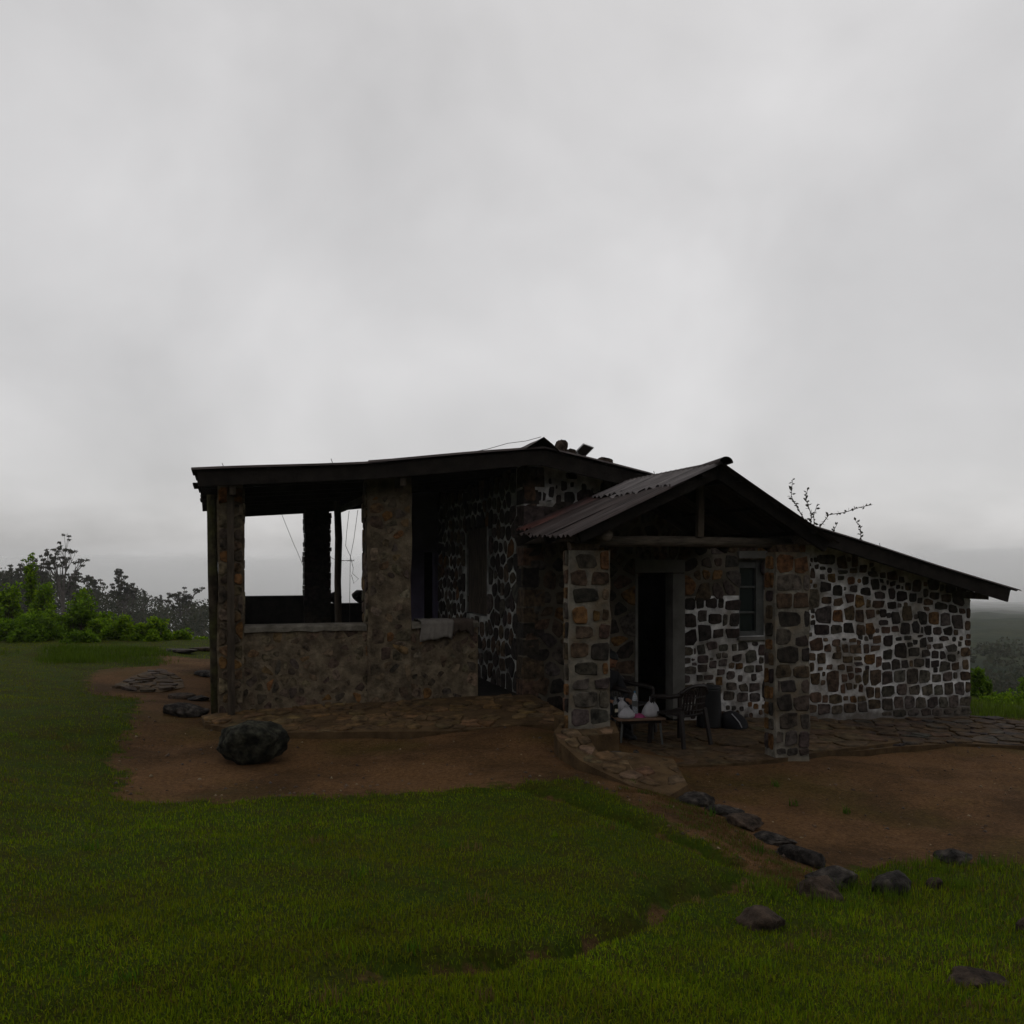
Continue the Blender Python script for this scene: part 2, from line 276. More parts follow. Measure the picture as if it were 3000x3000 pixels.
# ------------------------------------------------------------------ materials
def mat(name, col=(0.2, 0.2, 0.2), rough=0.8, attr=False, var=0.35, scale=6.0, bump=0.3, bscale=None, col2=None, spec=0.3,
        metal=0.0, stretch=None, trans=None, bdist=0.02, sub2=None):
    m = bpy.data.materials.new(name)
    m.use_nodes = True
    nt = m.node_tree
    b = nt.nodes['Principled BSDF']
    L = nt.links.new
    tc = nt.nodes.new('ShaderNodeTexCoord')
    src = tc.outputs['Object']
    if stretch:
        mp = nt.nodes.new('ShaderNodeMapping')
        mp.inputs['Scale'].default_value = stretch
        L(src, mp.inputs[0]); src = mp.outputs[0]
    no = nt.nodes.new('ShaderNodeTexNoise')
    no.inputs['Scale'].default_value = scale
    no.inputs['Detail'].default_value = 6
    no.inputs['Roughness'].default_value = 0.62
    L(src, no.inputs['Vector'])
    mr = nt.nodes.new('ShaderNodeMapRange')
    mr.inputs['From Min'].default_value = 0.34; mr.inputs['From Max'].default_value = 0.66
    mr.inputs['To Min'].default_value = 1 - var; mr.inputs['To Max'].default_value = 1 + var
    L(no.outputs['Fac'], mr.inputs['Value'])
    if attr:
        at = nt.nodes.new('ShaderNodeAttribute'); at.attribute_name = 'Col'
        base = at.outputs['Color']
    else:
        rgb = nt.nodes.new('ShaderNodeRGB'); rgb.outputs[0].default_value = (*col, 1)
        base = rgb.outputs[0]
    if col2 is not None:
        n2 = nt.nodes.new('ShaderNodeTexNoise')
        n2.inputs['Scale'].default_value = sub2 or scale * 0.35
        n2.inputs['Detail'].default_value = 5
        L(src, n2.inputs['Vector'])
        r2 = nt.nodes.new('ShaderNodeMapRange')
        r2.inputs['From Min'].default_value = 0.42; r2.inputs['From Max'].default_value = 0.62
        L(n2.outputs['Fac'], r2.inputs['Value'])
        mx = nt.nodes.new('ShaderNodeMixRGB')
        mx.inputs['Color2'].default_value = (*col2, 1)
        L(r2.outputs[0], mx.inputs['Fac']); L(base, mx.inputs['Color1'])
        base = mx.outputs[0]
    mu = nt.nodes.new('ShaderNodeMixRGB'); mu.blend_type = 'MULTIPLY'; mu.inputs['Fac'].default_value = 1
    L(base, mu.inputs['Color1']); L(mr.outputs[0], mu.inputs['Color2'])
    L(mu.outputs[0], b.inputs['Base Color'])
    b.inputs['Roughness'].default_value = rough
    b.inputs['Specular IOR Level'].default_value = spec
    b.inputs['Metallic'].default_value = metal
    if bump:
        nb = nt.nodes.new('ShaderNodeTexNoise')
        nb.inputs['Scale'].default_value = bscale or scale * 4
        nb.inputs['Detail'].default_value = 8
        nb.inputs['Roughness'].default_value = 0.7
        L(src, nb.inputs['Vector'])
        bp = nt.nodes.new('ShaderNodeBump')
        bp.inputs['Strength'].default_value = bump
        bp.inputs['Distance'].default_value = bdist
        L(nb.outputs['Fac'], bp.inputs['Height'])
        L(bp.outputs[0], b.inputs['Normal'])
    if trans:
        tr = nt.nodes.new('ShaderNodeBsdfTranslucent')
        L(mu.outputs[0], tr.inputs['Color'])
        ms = nt.nodes.new('ShaderNodeMixShader'); ms.inputs[0].default_value = trans
        L(b.outputs[0], ms.inputs[1]); L(tr.outputs[0], ms.inputs[2])
        L(ms.outputs[0], nt.nodes['Material Output'].inputs['Surface'])
    return m

M = {}
M['stone'] = mat('stone', attr=True, var=0.75, scale=13, bump=1.0, bscale=40, rough=0.9, bdist=0.012, spec=0.15)
M['mortar'] = mat('mortar', (0.50, 0.49, 0.485), var=0.5, scale=5, bump=0.6, bscale=38, rough=0.95, col2=(0.22, 0.20, 0.175), sub2=2.2, spec=0.1)
M['cement'] = mat('cement', (0.145, 0.114, 0.076), var=0.45, scale=8, bump=1.0, bscale=30, rough=0.95, col2=(0.082, 0.062, 0.042), bdist=0.03, spec=0.1, sub2=4.5)
M['shaded'] = mat('shaded_masonry', (0.018, 0.016, 0.014), var=0.4, scale=8, bump=0.6, rough=0.95, spec=0.1)  # shade of the back-lit veranda interior is put into this dark colour
M['cap_cement'] = mat('cap_cement', (0.15, 0.135, 0.11), var=0.4, scale=8, bump=0.8, rough=0.95, col2=(0.08, 0.07, 0.055), spec=0.1)
M['grey_mortar'] = mat('grey_mortar', (0.38, 0.38, 0.355), var=0.4, scale=5, bump=0.6, bscale=38, rough=0.95, col2=(0.12, 0.12, 0.11), sub2=2.2, spec=0.1)
M['brown_mortar'] = mat('brown_mortar', (0.115, 0.10, 0.078), var=0.45, scale=5, bump=0.8, bscale=38, rough=0.95, col2=(0.065, 0.054, 0.04), sub2=2.5, spec=0.1)
M['plaster'] = mat('plaster', (0.12, 0.115, 0.105), var=0.25, scale=3, bump=0.2, rough=0.95, spec=0.1)
M['violet'] = mat('violet_plaster', (0.15, 0.13, 0.20), var=0.2, scale=3, bump=0.2, rough=0.95, spec=0.1)
M['wood'] = mat('weathered_wood', (0.055, 0.043, 0.032), var=0.5, scale=5, bump=0.5, rough=0.9, stretch=(3, 3, 0.6), spec=0.1)
M['log'] = mat('log_wood', (0.085, 0.068, 0.052), var=0.5, scale=9, bump=0.7, rough=0.9, stretch=(0.5, 4, 4), spec=0.1)
M['dark_wood'] = mat('dark_wood', (0.015, 0.012, 0.010), var=0.4, scale=6, bump=0.5, rough=0.9, spec=0.1)
M['moss_wood'] = mat('mossy_wood', (0.048, 0.038, 0.027), var=0.6, scale=6, bump=0.8, rough=0.95, col2=(0.034, 0.033, 0.014), sub2=3.0, spec=0.03)
M['roof'] = mat('roof_metal', (0.040, 0.032, 0.031), var=0.5, scale=2.5, bump=0.1, rough=0.8, spec=0.06, col2=(0.028, 0.020, 0.018), stretch=(0.6, 3, 1))
M['roof_pale'] = mat('pale_roof_metal', (0.075, 0.066, 0.066), var=0.5, scale=2.5, bump=0.1, rough=0.75, spec=0.1, stretch=(0.6, 3, 1))
M['roof_rust'] = mat('rusty_metal', (0.075, 0.032, 0.026), var=0.45, scale=4, bump=0.2, rough=0.7, col2=(0.035, 0.026, 0.026), spec=0.15)
M['dirt'] = mat('dirt', (0.066, 0.042, 0.021), var=0.4, scale=5, bump=0.6, bscale=40, spec=0.06)
M['rock'] = mat('rock', (0.020, 0.017, 0.015), var=0.75, scale=12, bump=1.0, bscale=24, rough=0.9, col2=(0.056, 0.047, 0.040), bdist=0.045, sub2=6, spec=0.15)
M['lichen_rock'] = mat('lichen_rock', (0.013, 0.013, 0.010), var=0.8, scale=14, bump=1.0, bscale=20, rough=0.95, col2=(0.046, 0.045, 0.032), bdist=0.05, sub2=8, spec=0.1)
M['brown_rock'] = mat('brown_rock', (0.044, 0.030, 0.021), var=0.8, scale=12, bump=1.0, bscale=24, rough=0.9, bdist=0.045, spec=0.15)
M['flag'] = mat('flagstone', attr=True, var=0.6, scale=9, bump=0.9, bscale=30, rough=0.9, spec=0.12, col2=(0.060, 0.038, 0.019), sub2=3.2)
M['plastic'] = mat('dark_plastic', (0.010, 0.006, 0.005), var=0.1, bump=0, rough=0.45, spec=0.3)
M['black'] = mat('black_plastic', (0.008, 0.008, 0.009), var=0.2, bump=0.1, rough=0.55)
M['fabric'] = mat('black_fabric', (0.008, 0.008, 0.01), var=0.3, scale=20, bump=0.4, bscale=90, rough=0.9)
M['strap'] = mat('pale_strap', (0.3, 0.3, 0.32), var=0.1, bump=0, rough=0.7)
M['white_bag'] = mat('white_plastic_bag', (0.40, 0.39, 0.41), var=0.1, scale=12, bump=0.5, bscale=25, rough=0.45, spec=0.5, trans=0.25)
M['cloth_grey'] = mat('grey_cloth', (0.15, 0.135, 0.12), var=0.25, scale=9, bump=0.5, bscale=120, rough=0.95)
M['cloth_brown'] = mat('brown_cloth', (0.05, 0.036, 0.028), var=0.3, scale=9, bump=0.5, bscale=120, rough=0.95)
M['pink'] = mat('pink_fabric', (0.28, 0.045, 0.13), var=0.2, bump=0.2, rough=0.8)
M['skin'] = mat('skin', (0.16, 0.075, 0.04), var=0.12, scale=12, bump=0.05, rough=0.6)
M['hair'] = mat('hair', (0.005, 0.005, 0.005), var=0.3, scale=30, bump=0.5, bscale=100, rough=0.6)
M['shirt'] = mat('dark_shirt', (0.012, 0.012, 0.014), var=0.3, scale=14, bump=0.4, bscale=60, rough=0.95)
M['jeans'] = mat('dark_trousers', (0.014, 0.017, 0.026), var=0.3, scale=14, bump=0.4, bscale=80, rough=0.95)
M['label'] = mat('paper_label', (0.45, 0.4, 0.3), var=0.15, bump=0, rough=0.8)
M['blue_cap'] = mat('blue_cap', (0.03, 0.12, 0.22), var=0.05, bump=0, rough=0.4)
M['dark_glass'] = mat('dark_bottle', (0.008, 0.009, 0.008), var=0.1, bump=0, rough=0.12, spec=0.6)
M['pane'] = mat('window_pane', (0.012, 0.016, 0.018), var=0.1, bump=0.02, rough=0.12, spec=0.6)
M['frame'] = mat('window_frame', (0.062, 0.064, 0.06), var=0.25, scale=6, bump=0.3, rough=0.7)
M['panel_glass'] = mat('solar_glass', (0.03, 0.025, 0.02), var=0.1, bump=0, rough=0.3, spec=0.5)
M['alu'] = mat('aluminium', (0.45, 0.45, 0.45), var=0.05, bump=0, rough=0.4, metal=0.6)
M['wire'] = mat('wire', (0.05, 0.045, 0.04), var=0.1, bump=0, rough=0.6)
M['grass'] = mat('grass_blades', attr=True, var=0.12, scale=1.5, bump=0, rough=0.8, spec=0.03, trans=0.35)
M['leaf'] = mat('leaves', attr=True, var=0.2, scale=2.0, bump=0, rough=0.7, spec=0.08, trans=0.4)
M['bark'] = mat('bark', (0.085, 0.07, 0.06), var=0.4, scale=4, bump=0.5, rough=0.9)
M['twig'] = mat('twig', (0.05, 0.036, 0.026), var=0.3, scale=12, bump=0.3, rough=0.9)
M['tabletop'] = mat('table_top', (0.14, 0.085, 0.055), var=0.3, scale=8, bump=0.2, rough=0.6)
M['pebble'] = mat('pebbles', attr=True, var=0.3, scale=30, bump=0.3, rough=0.85)

m = bpy.data.materials.new('clear_plastic'); m.use_nodes = True
b = m.node_tree.nodes['Principled BSDF']
b.inputs['Base Color'].default_value = (0.75, 0.8, 0.85, 1); b.inputs['Roughness'].default_value = 0.12
b.inputs['Transmission Weight'].default_value = 0.75; b.inputs['IOR'].default_value = 1.2
M['clear'] = m

def ground_material():
    m = bpy.data.materials.new('ground')
    m.use_nodes = True
    nt = m.node_tree; L = nt.links.new
    b = nt.nodes['Principled BSDF']
    tc = nt.nodes.new('ShaderNodeTexCoord')
    at = nt.nodes.new('ShaderNodeAttribute'); at.attribute_name = 'Col'
    sep = nt.nodes.new('ShaderNodeSeparateColor'); L(at.outputs['Color'], sep.inputs[0])
    def noise_(s, d=6, r=0.6):
        n = nt.nodes.new('ShaderNodeTexNoise')
        n.inputs['Scale'].default_value = s; n.inputs['Detail'].default_value = d; n.inputs['Roughness'].default_value = r
        L(tc.outputs['Object'], n.inputs['Vector']); return n.outputs['Fac']
    def rng(v, a, b_, c, d):
        n = nt.nodes.new('ShaderNodeMapRange')
        for k, x in zip(('From Min', 'From Max', 'To Min', 'To Max'), (a, b_, c, d)): n.inputs[k].default_value = x
        L(v, n.inputs['Value']); return n.outputs[0]
    def mixc(f, c1, c2, t='MIX'):
        n = nt.nodes.new('ShaderNodeMixRGB'); n.blend_type = t
        for s, x in (('Fac', f), ('Color1', c1), ('Color2', c2)):
            if isinstance(x, (int, float)): n.inputs[s].default_value = x
            elif isinstance(x, tuple): n.inputs[s].default_value = (*x, 1)
            else: L(x, n.inputs[s])
        return n.outputs[0]
    # soil: red brown with paler trodden and green algae patches
    soil = mixc(rng(noise_(0.9), 0.42, 0.62, 0, 1), (0.094, 0.050, 0.021), (0.047, 0.026, 0.011))
    soil = mixc(rng(noise_(2.3), 0.52, 0.68, 0, 0.6), soil, (0.108, 0.058, 0.029))
    soil = mixc(rng(noise_(0.55, 4), 0.52, 0.66, 0, 0.55), soil, (0.052, 0.040, 0.008))
    soil = mixc(1.0, soil, rng(noise_(26, 7, 0.75), 0.28, 0.72, 0.4, 1.6), 'MULTIPLY')
    soil = mixc(1.0, soil, rng(noise_(70, 5, 0.8), 0.3, 0.7, 0.5, 1.5), 'MULTIPLY')
    turf = mixc(rng(noise_(3.0), 0.4, 0.62, 0, 1), (0.024, 0.040, 0.001), (0.030, 0.030, 0.002))
    turf = mixc(1.0, turf, rng(noise_(30), 0.3, 0.7, 0.5, 1.4), 'MULTIPLY')
    wood = mixc(rng(noise_(0.06), 0.4, 0.65, 0, 1), (0.012, 0.02, 0.008), (0.026, 0.03, 0.012))
    wood = mixc(1.0, wood, rng(noise_(0.4), 0.3, 0.7, 0.4, 1.5), 'MULTIPLY')
    edge = nt.nodes.new('ShaderNodeMath'); edge.operation = 'ADD'
    L(sep.outputs['Red'], edge.inputs[0]); L(rng(noise_(5.0), 0.3, 0.7, -0.28, 0.28), edge.inputs[1])
    c = mixc(rng(edge.outputs[0], 0.4, 0.6, 0, 1), turf, soil)
    c = mixc(sep.outputs['Green'], c, wood)
    L(c, b.inputs['Base Color'])
    b.inputs['Roughness'].default_value = 0.95
    b.inputs['Specular IOR Level'].default_value = 0.06
    bp = nt.nodes.new('ShaderNodeBump'); bp.inputs['Strength'].default_value = 0.9; bp.inputs['Distance'].default_value = 0.03
    L(noise_(24, 9, 0.75), bp.inputs['Height']); L(bp.outputs[0], b.inputs['Normal'])
    return m
M['ground'] = ground_material()
def splash(m):
    # rain throws earth against the foot of the wall
    nt = m.node_tree; L = nt.links.new
    b = nt.nodes['Principled BSDF']
    src = b.inputs['Base Color'].links[0].from_socket
    ge = nt.nodes.new('ShaderNodeNewGeometry'); sp_ = nt.nodes.new('ShaderNodeSeparateXYZ'); L(ge.outputs['Position'], sp_.inputs[0])
    no = nt.nodes.new('ShaderNodeTexNoise'); no.inputs['Scale'].default_value = 5; no.inputs['Detail'].default_value = 6; L(ge.outputs['Position'], no.inputs['Vector'])
    ad = nt.nodes.new('ShaderNodeMath'); ad.operation = 'MULTIPLY_ADD'; L(no.outputs['Fac'], ad.inputs[0]); ad.inputs[1].default_value = 0.5; L(sp_.outputs['Z'], ad.inputs[2])
    mr = nt.nodes.new('ShaderNodeMapRange'); mr.inputs['From Min'].default_value = 0.10; mr.inputs['From Max'].default_value = 0.42; mr.inputs['To Min'].default_value = 0.8; mr.inputs['To Max'].default_value = 0
    L(ad.outputs[0], mr.inputs['Value'])
    mx = nt.nodes.new('ShaderNodeMixRGB'); mx.inputs['Color2'].default_value = (0.06, 0.046, 0.033, 1)
    L(mr.outputs[0], mx.inputs['Fac']); L(src, mx.inputs['Color1']); L(mx.outputs[0], b.inputs['Base Color'])
splash(M['mortar'])

# ------------------------------------------------------------------ ground
GP = np.array(GROUND, dtype=float)
def tps(r2):
    return 0.5 * r2 * np.log(np.maximum(r2, 1e-9))
_n = len(GP)
_A = np.zeros((_n + 3, _n + 3))
_d2 = ((GP[:, None, :2] - GP[None, :, :2]) ** 2).sum(2)
_A[:_n, :_n] = tps(_d2) + np.eye(_n) * 0.25
_A[:_n, _n] = 1; _A[:_n, _n + 1:] = GP[:, :2]
_A[_n, :_n] = 1; _A[_n + 1:, :_n] = GP[:, :2].T
_w = np.linalg.solve(_A, np.concatenate([GP[:, 2], np.zeros(3)]))
def sstep(x, a, b):
    t = np.clip((x - a) / (b - a), 0, 1)
    return t * t * (3 - 2 * t)
def sinnoise(x, y, s=1.0, seed=0.0):
    return (np.sin(x * 1.7 * s + 1.3 * seed + 1.1 * np.sin(y * 1.3 * s + seed)) + np.sin(y * 2.1 * s + 2.7 * seed + 1.4 * np.sin(x * 1.1 * s - seed))
            + 0.5 * np.sin((x + y) * 3.3 * s + seed) + 0.5 * np.sin((x - 1.3 * y) * 4.1 * s - seed)) / 3.0
def gz(x, y):
    x = np.asarray(x, float); y = np.asarray(y, float)
    sh = x.shape
    x = x.ravel(); y = y.ravel()
    p = np.stack([x, y], 1)
    cp = p.copy()
    # hold the fitted surface level outside the surveyed plot
    cp[:, 0] = np.clip(cp[:, 0], -11, 15); cp[:, 1] = np.clip(cp[:, 1], -7, 23)
    r2 = ((cp[:, None, :] - GP[None, :, :2]) ** 2).sum(2)
    z = tps(r2) @ _w[:_n] + _w[_n] + cp @ _w[_n + 1:]
    z = np.clip(z, -0.6, 1.0)
    z += 0.022 * sinnoise(x, y, 1.6, 0.4) + 0.012 * sinnoise(x, y, 4.1, 2.0)
    # a worn furrow along the lawn
    fx = np.interp(x, [-1, 0.6, 1.5, 2.1, 2.6, 3.4], [3.4, 3.7, 4.0, 4.5, 5.0, 5.4])
    z -= 0.11 * np.exp(-((y - fx - 0.07 * sinnoise(x, y, 6.0, 1.0)) / 0.12) ** 2) * sstep(x, 0.2, 1.0) * (1 - sstep(x, 3.0, 3.6))
    gx = np.interp(y, [5.6, 6.3, 7.2, 7.9], [3.55, 3.2, 2.85, 2.5])
    z -= 0.12 * np.exp(-((x - gx - 0.06 * sinnoise(x, y, 6.0, 2.0)) / 0.11) ** 2) * sstep(y, 5.5, 6.0) * (1 - sstep(y, 7.6, 8.1))
    # the hilltop ends and the slope falls to the valley
    D = np.hypot(x - 1.0, y - 9.0)
    side = np.where(y > 8, 1.0, sstep(y, -14, 8))
    edge = 14.5 + 4.0 * sstep(-x, -2, 8)
    fall = np.maximum(D - edge, 0) * side
    drop = -0.30 * np.maximum(fall - 2, 0) - 0.05 * fall
    drop = np.maximum(drop, -62 + 3.0 * sinnoise(x, y, 0.013, 1.0) + 1.2 * sinnoise(x, y, 0.05, 3.0))
    z = z + np.where(fall > 0, drop, 0)
    # unseen wooded slope added behind the photographer to block low sky light
    up = np.clip(-y - 9 + 0.12 * np.abs(x), 0, None)
    z = z + 29 * (1 - np.exp(-np.minimum(0.62 * up, 200) / 29)) * 1.0
    # wooded hill rising far on the left
    az = np.degrees(np.arctan2(x, y))
    rr = np.hypot(x, y)
    hill = 44 * np.exp(-((az + 16) / 9.0) ** 2) * sstep(rr, 420, 900)
    # and a nearer spur on the right
    spur = sstep(az, 34, 42) * (1 - sstep(az, 80, 95)) * (1 - sstep(rr, 1000, 1900))
    z = np.where(rr > 40, np.maximum(z, (-10 - 0.026 * rr) * spur + (1 - spur) * -62 + 1.5 * sinnoise(x, y, 0.06, 2.0)), z)
    z = z + np.where(y > 0, hill, 0)
    return z.reshape(sh)
def gz1(x, y):
    return float(gz(np.array([x]), np.array([y]))[0])

DP = np.array(DIRT, dtype=float)
def dirt_dist(x, y):
    """signed distance to the outline of the bare ground, positive inside"""
    x = np.asarray(x, float); y = np.asarray(y, float)
    ins = np.zeros(x.shape, bool)
    dmin = np.full(x.shape, 1e9)
    n = len(DP)
    for i in range(n):
        x1, y1 = DP[i]; x2, y2 = DP[(i + 1) % n]
        cnd = ((y1 > y) != (y2 > y))
        with np.errstate(divide='ignore', invalid='ignore'):
            xi = (x2 - x1) * (y - y1) / (y2 - y1 + 1e-12) + x1
        ins ^= cnd & (x < xi)
        dx, dy = x2 - x1, y2 - y1
        t = np.clip(((x - x1) * dx + (y - y1) * dy) / (dx * dx + dy * dy), 0, 1)
        dmin = np.minimum(dmin, np.hypot(x - x1 - t * dx, y - y1 - t * dy))
    return np.where(ins, dmin, -dmin)

def build_ground():
    na = 520
    fwd = R(90 - YAW)
    half = R(48)
    a = np.concatenate([np.linspace(fwd - half, fwd + half, 400), np.linspace(fwd + half, fwd - half + 2 * math.pi, 122)[1:-1]])
    na = len(a)
    r = np.concatenate([np.geomspace(0.4, 2.5, 10)[:-1], np.geomspace(2.5, 26, 230)[:-1], np.geomspace(26, 2000, 110)])
    nr = len(r)
    X = np.outer(r, np.cos(a)); Y = np.outer(r, np.sin(a))
    Z = np.empty_like(X)
    for i in range(0, nr, 20):
        Z[i:i + 20] = gz(X[i:i + 20], Y[i:i + 20])
    v = np.stack([X, Y, Z], 2).reshape(-1, 3)
    i = np.arange(nr - 1)[:, None] * na; k = np.arange(na)[None, :]; k2 = (k + 1) % na
    f = np.stack([i + k, i + na + k, i + na + k2, i + k2], 2).reshape(-1, 4)
    c0 = len(v)
    v = np.concatenate([v, [[0, 0, gz1(0, 0)]]])
    dd = np.clip(dirt_dist(v[:, 0], v[:, 1]) / 0.5 + 0.5, 0, 1)
    X_, Y_ = v[:, 0], v[:, 1]
    fx = np.interp(X_, [-1, 0.6, 1.5, 2.1, 2.6, 3.4], [3.4, 3.7, 4.0, 4.5, 5.0, 5.4])
    gx = np.interp(Y_, [5.6, 6.3, 7.2, 7.9], [3.55, 3.2, 2.85, 2.5])
    worn = np.exp(-((Y_ - fx) / 0.16) ** 2) * (X_ > 0.5) * (X_ < 3.4) + np.exp(-((X_ - gx) / 0.13) ** 2) * (Y_ > 5.7) * (Y_ < 7.8)
    worn = worn * np.clip(0.5 + 0.9 * sinnoise(X_, Y_, 3.3, 5.0), 0, 1)
    bare = np.clip(sinnoise(X_, Y_, 1.9, 7.0) * 1.6 - 1.05, 0, 0.6) * (X_ > 1.2) * (Y_ < 6)
    dd = np.maximum(dd, np.maximum(0.72 * worn, bare))
    far = sstep(np.hypot(v[:, 0] - 1, v[:, 1] - 9), 17, 24)
    col = np.stack([dd, far, np.zeros(len(v))], 1)
    o = mesh_np('ground', v, f, M['ground'], col, smooth=True)
    tag(o, kind='structure')
    return o
build_ground()

# ------------------------------------------------------------------ stones in walls and pavings
PAL = [(0.056, 0.046, 0.038), (0.064, 0.042, 0.027), (0.105, 0.054, 0.022), (0.026, 0.021, 0.018)]
RUB = [(0.100, 0.074, 0.047), (0.078, 0.057, 0.039), (0.140, 0.068, 0.025), (0.120, 0.075, 0.038), (0.120, 0.094, 0.064), (0.058, 0.044, 0.033)]
def jcol(c, j=0.22):
    k = 1 + RND.uniform(-j, j)
    return tuple(max(0.002, x * k * (1 + RND.uniform(-0.08, 0.08))) for x in c)

def outline(w, h, n=10, sq=0.62, jit=0.07):
    """irregular blocky outline: a skewed quadrilateral with chipped corners"""
    q = []
    for sx, sz in ((-1, -1), (1, -1), (1, 1), (-1, 1)):
        q.append((sx * w / 2 * (1 + RND.uniform(-0.16, 0.06)), sz * h / 2 * (1 + RND.uniform(-0.16, 0.06))))
    out = []
    for i in range(4):
        a, b, c = q[i - 1], q[i], q[(i + 1) % 4]
        k = RND.uniform(0.06, 0.26); k2 = RND.uniform(0.06, 0.26)
        out.append((b[0] + (a[0] - b[0]) * k, b[1] + (a[1] - b[1]) * k))
        out.append((b[0] + (c[0] - b[0]) * k2, b[1] + (c[1] - b[1]) * k2))
        if n >= 10 and RND.random() < 0.5:
            m = RND.uniform(0.4, 0.6); e = RND.uniform(0.96, 1.07)
            out.append(((b[0] + (c[0] - b[0]) * m) * e, (b[1] + (c[1] - b[1]) * m) * e))
    return out

def pebble_face(mb, poly, to3, depth, proud, col):
    """a stone set in a face: poly in face coordinates, to3(a, b, d) with d outward"""
    n = len(poly)
    ca = sum(p[0] for p in poly) / n; cb = sum(p[1] for p in poly) / n
    mb.col = col
    vs = []
    for sc, d in ((1.0, -depth), (0.985, proud * 0.6), (0.90, proud)):
        for a, b in poly:
            vs.append(to3(ca + (a - ca) * sc, cb + (b - cb) * sc, d + (RND.uniform(-0.3, 0.3) * proud if sc < 0.9 else 0)))
    vs.append(to3(ca, cb, proud * 1.02))
    fs = []
    for r in (0, 1):
        fs += [(r * n + i, r * n + (i + 1) % n, (r + 1) * n + (i + 1) % n, (r + 1) * n + i) for i in range(n)]
    fs += [(2 * n + i, 2 * n + (i + 1) % n, 3 * n) for i in range(n)]
    mb.add(vs, fs)

def clip(poly, px, py, nx, ny):
    out = []
    n = len(poly)
    for i in range(n):
        a, b = poly[i], poly[(i + 1) % n]
        da = (a[0] - px) * nx + (a[1] - py) * ny
        db = (b[0] - px) * nx + (b[1] - py) * ny
        if da <= 0: out.append(a)
        if (da < 0) != (db < 0) and abs(da - db) > 1e-9:
            t = da / (da - db)
            out.append((a[0] + (b[0] - a[0]) * t, a[1] + (b[1] - a[1]) * t))
    return out

def cells(seeds, rad, aspect=1.0):
    res = []
    for i, (x, y) in enumerate(seeds):
        poly = [(x - rad, y - rad), (x + rad, y - rad), (x + rad, y + rad), (x - rad, y + rad)]
        for j, (u, v) in enumerate(seeds):
            if i != j and abs(u - x) < 2.2 * rad and abs(v - y) < 2.2 * rad:
                dx, dy = u - x, v - y
                poly = clip(poly, (x + u) / 2, (y + v) / 2, dx, dy)
                if len(poly) < 3: break
        if len(poly) >= 3: res.append((i, poly))
    return res

def shrink(poly, g, cut=0.22):
    n = len(poly)
    cx = sum(p[0] for p in poly) / n; cy = sum(p[1] for p in poly) / n
    r = sum(math.hypot(p[0] - cx, p[1] - cy) for p in poly) / n
    k = max(0.25, 1 - g / max(r, 1e-4))
    q = [(cx + (p[0] - cx) * k, cy + (p[1] - cy) * k) for p in poly]
    out = []
    for i in range(n):          # cut the corners
        a, b = q[i], q[(i + 1) % n]
        out.append((a[0] + (b[0] - a[0]) * cut, a[1] + (b[1] - a[1]) * cut))
        out.append((a[0] + (b[0] - a[0]) * (1 - cut), a[1] + (b[1] - a[1]) * (1 - cut)))
    return out

def scatter(a0, a1, b0, b1, da, db, ok=lambda a, b: True, jit=0.36):
    s = []
    nb = max(1, round((b1 - b0) / db))
    for j in range(nb):
        na = max(1, round((a1 - a0) / da))
        for i in range(na):
            a = a0 + (i + 0.5 + 0.5 * (j % 2) - 0.25 + RND.uniform(-jit, jit)) * (a1 - a0) / na
            b = b0 + (j + 0.5 + RND.uniform(-jit, jit) * 0.8) * (b1 - b0) / nb
            if a0 < a < a1 and b0 < b < b1 and ok(a, b):
                s.append((a, b))
    return s

def rubble(name, parent, to3, seeds, rad, gap, pal, proud=0.014, depth=0.03, weights=None, bounds=None, smear=False):
    mb = MB()
    for i, poly in cells(seeds, rad):
        if bounds:
            a0, a1, b0, b1 = bounds
            for px_, py_, nx_, ny_ in ((a0, 0, -1, 0), (a1, 0, 1, 0), (0, b0, 0, -1), (0, b1, 0, 1)):
                poly = clip(poly, px_, py_, nx_, ny_)
            if len(poly) < 3: continue
        if smear and RND.random() < 0.22: continue          # plastered over
        q = shrink(poly, gap * (RND.uniform(0.6, 1.5) if not smear else RND.uniform(0.4, 2.6)), RND.uniform(0.10, 0.30))
        if len(q) > 14: q = q[::2]
        pebble_face(mb, q, to3, depth, proud * RND.uniform(0.6, 1.3), jcol(RND.choices(pal, weights)[0]))
    o = mb.build(name, M['stone'], parent)
    o['kind'] = 'stuff'
    return o

def fitted(table, grow=0.60, gap=0.010):
    """fit the stones of a table against each other: power cells held inside their own size"""
    res = []
    W_ = [(w * h) / 4.2 for x, z, w, h, c in table]
    for i, (x, z, w, h, c) in enumerate(table):
        g0, g1, g2, g3 = (grow * RND.uniform(0.9, 1.08) for _ in range(4))
        sk = RND.uniform(-0.10, 0.10); sk2 = RND.uniform(-0.10, 0.10)
        poly = [(x - w * (g0 + sk), z - h * (g1 + sk2)), (x + w * (g2 - sk), z - h * (g1 - sk2)), (x + w * (g2 + sk), z + h * (g3 - sk2)), (x - w * (g0 - sk), z + h * (g3 + sk2))]
        for j, (u, v, w2, h2, c2) in enumerate(table):
            if i == j: continue
            dx, dy = u - x, v - z
            if abs(dx) > (w + w2) * 0.85 or abs(dy) > (h + h2) * 0.85: continue
            # side by side or one above the other: cut between the two facing edges
            if abs(dx) / (w + w2) > abs(dy) / (h + h2):
                t = (w / (w + w2)); n_ = (dx, dy * 0.35)
            else:
                t = (h / (h + h2)); n_ = (dx * 0.35, dy)
            poly = clip(poly, x + dx * t, z + dy * t, *n_)
            if len(poly) < 3: break
        if len(poly) < 3: continue
        res.append((poly, c))
    return res

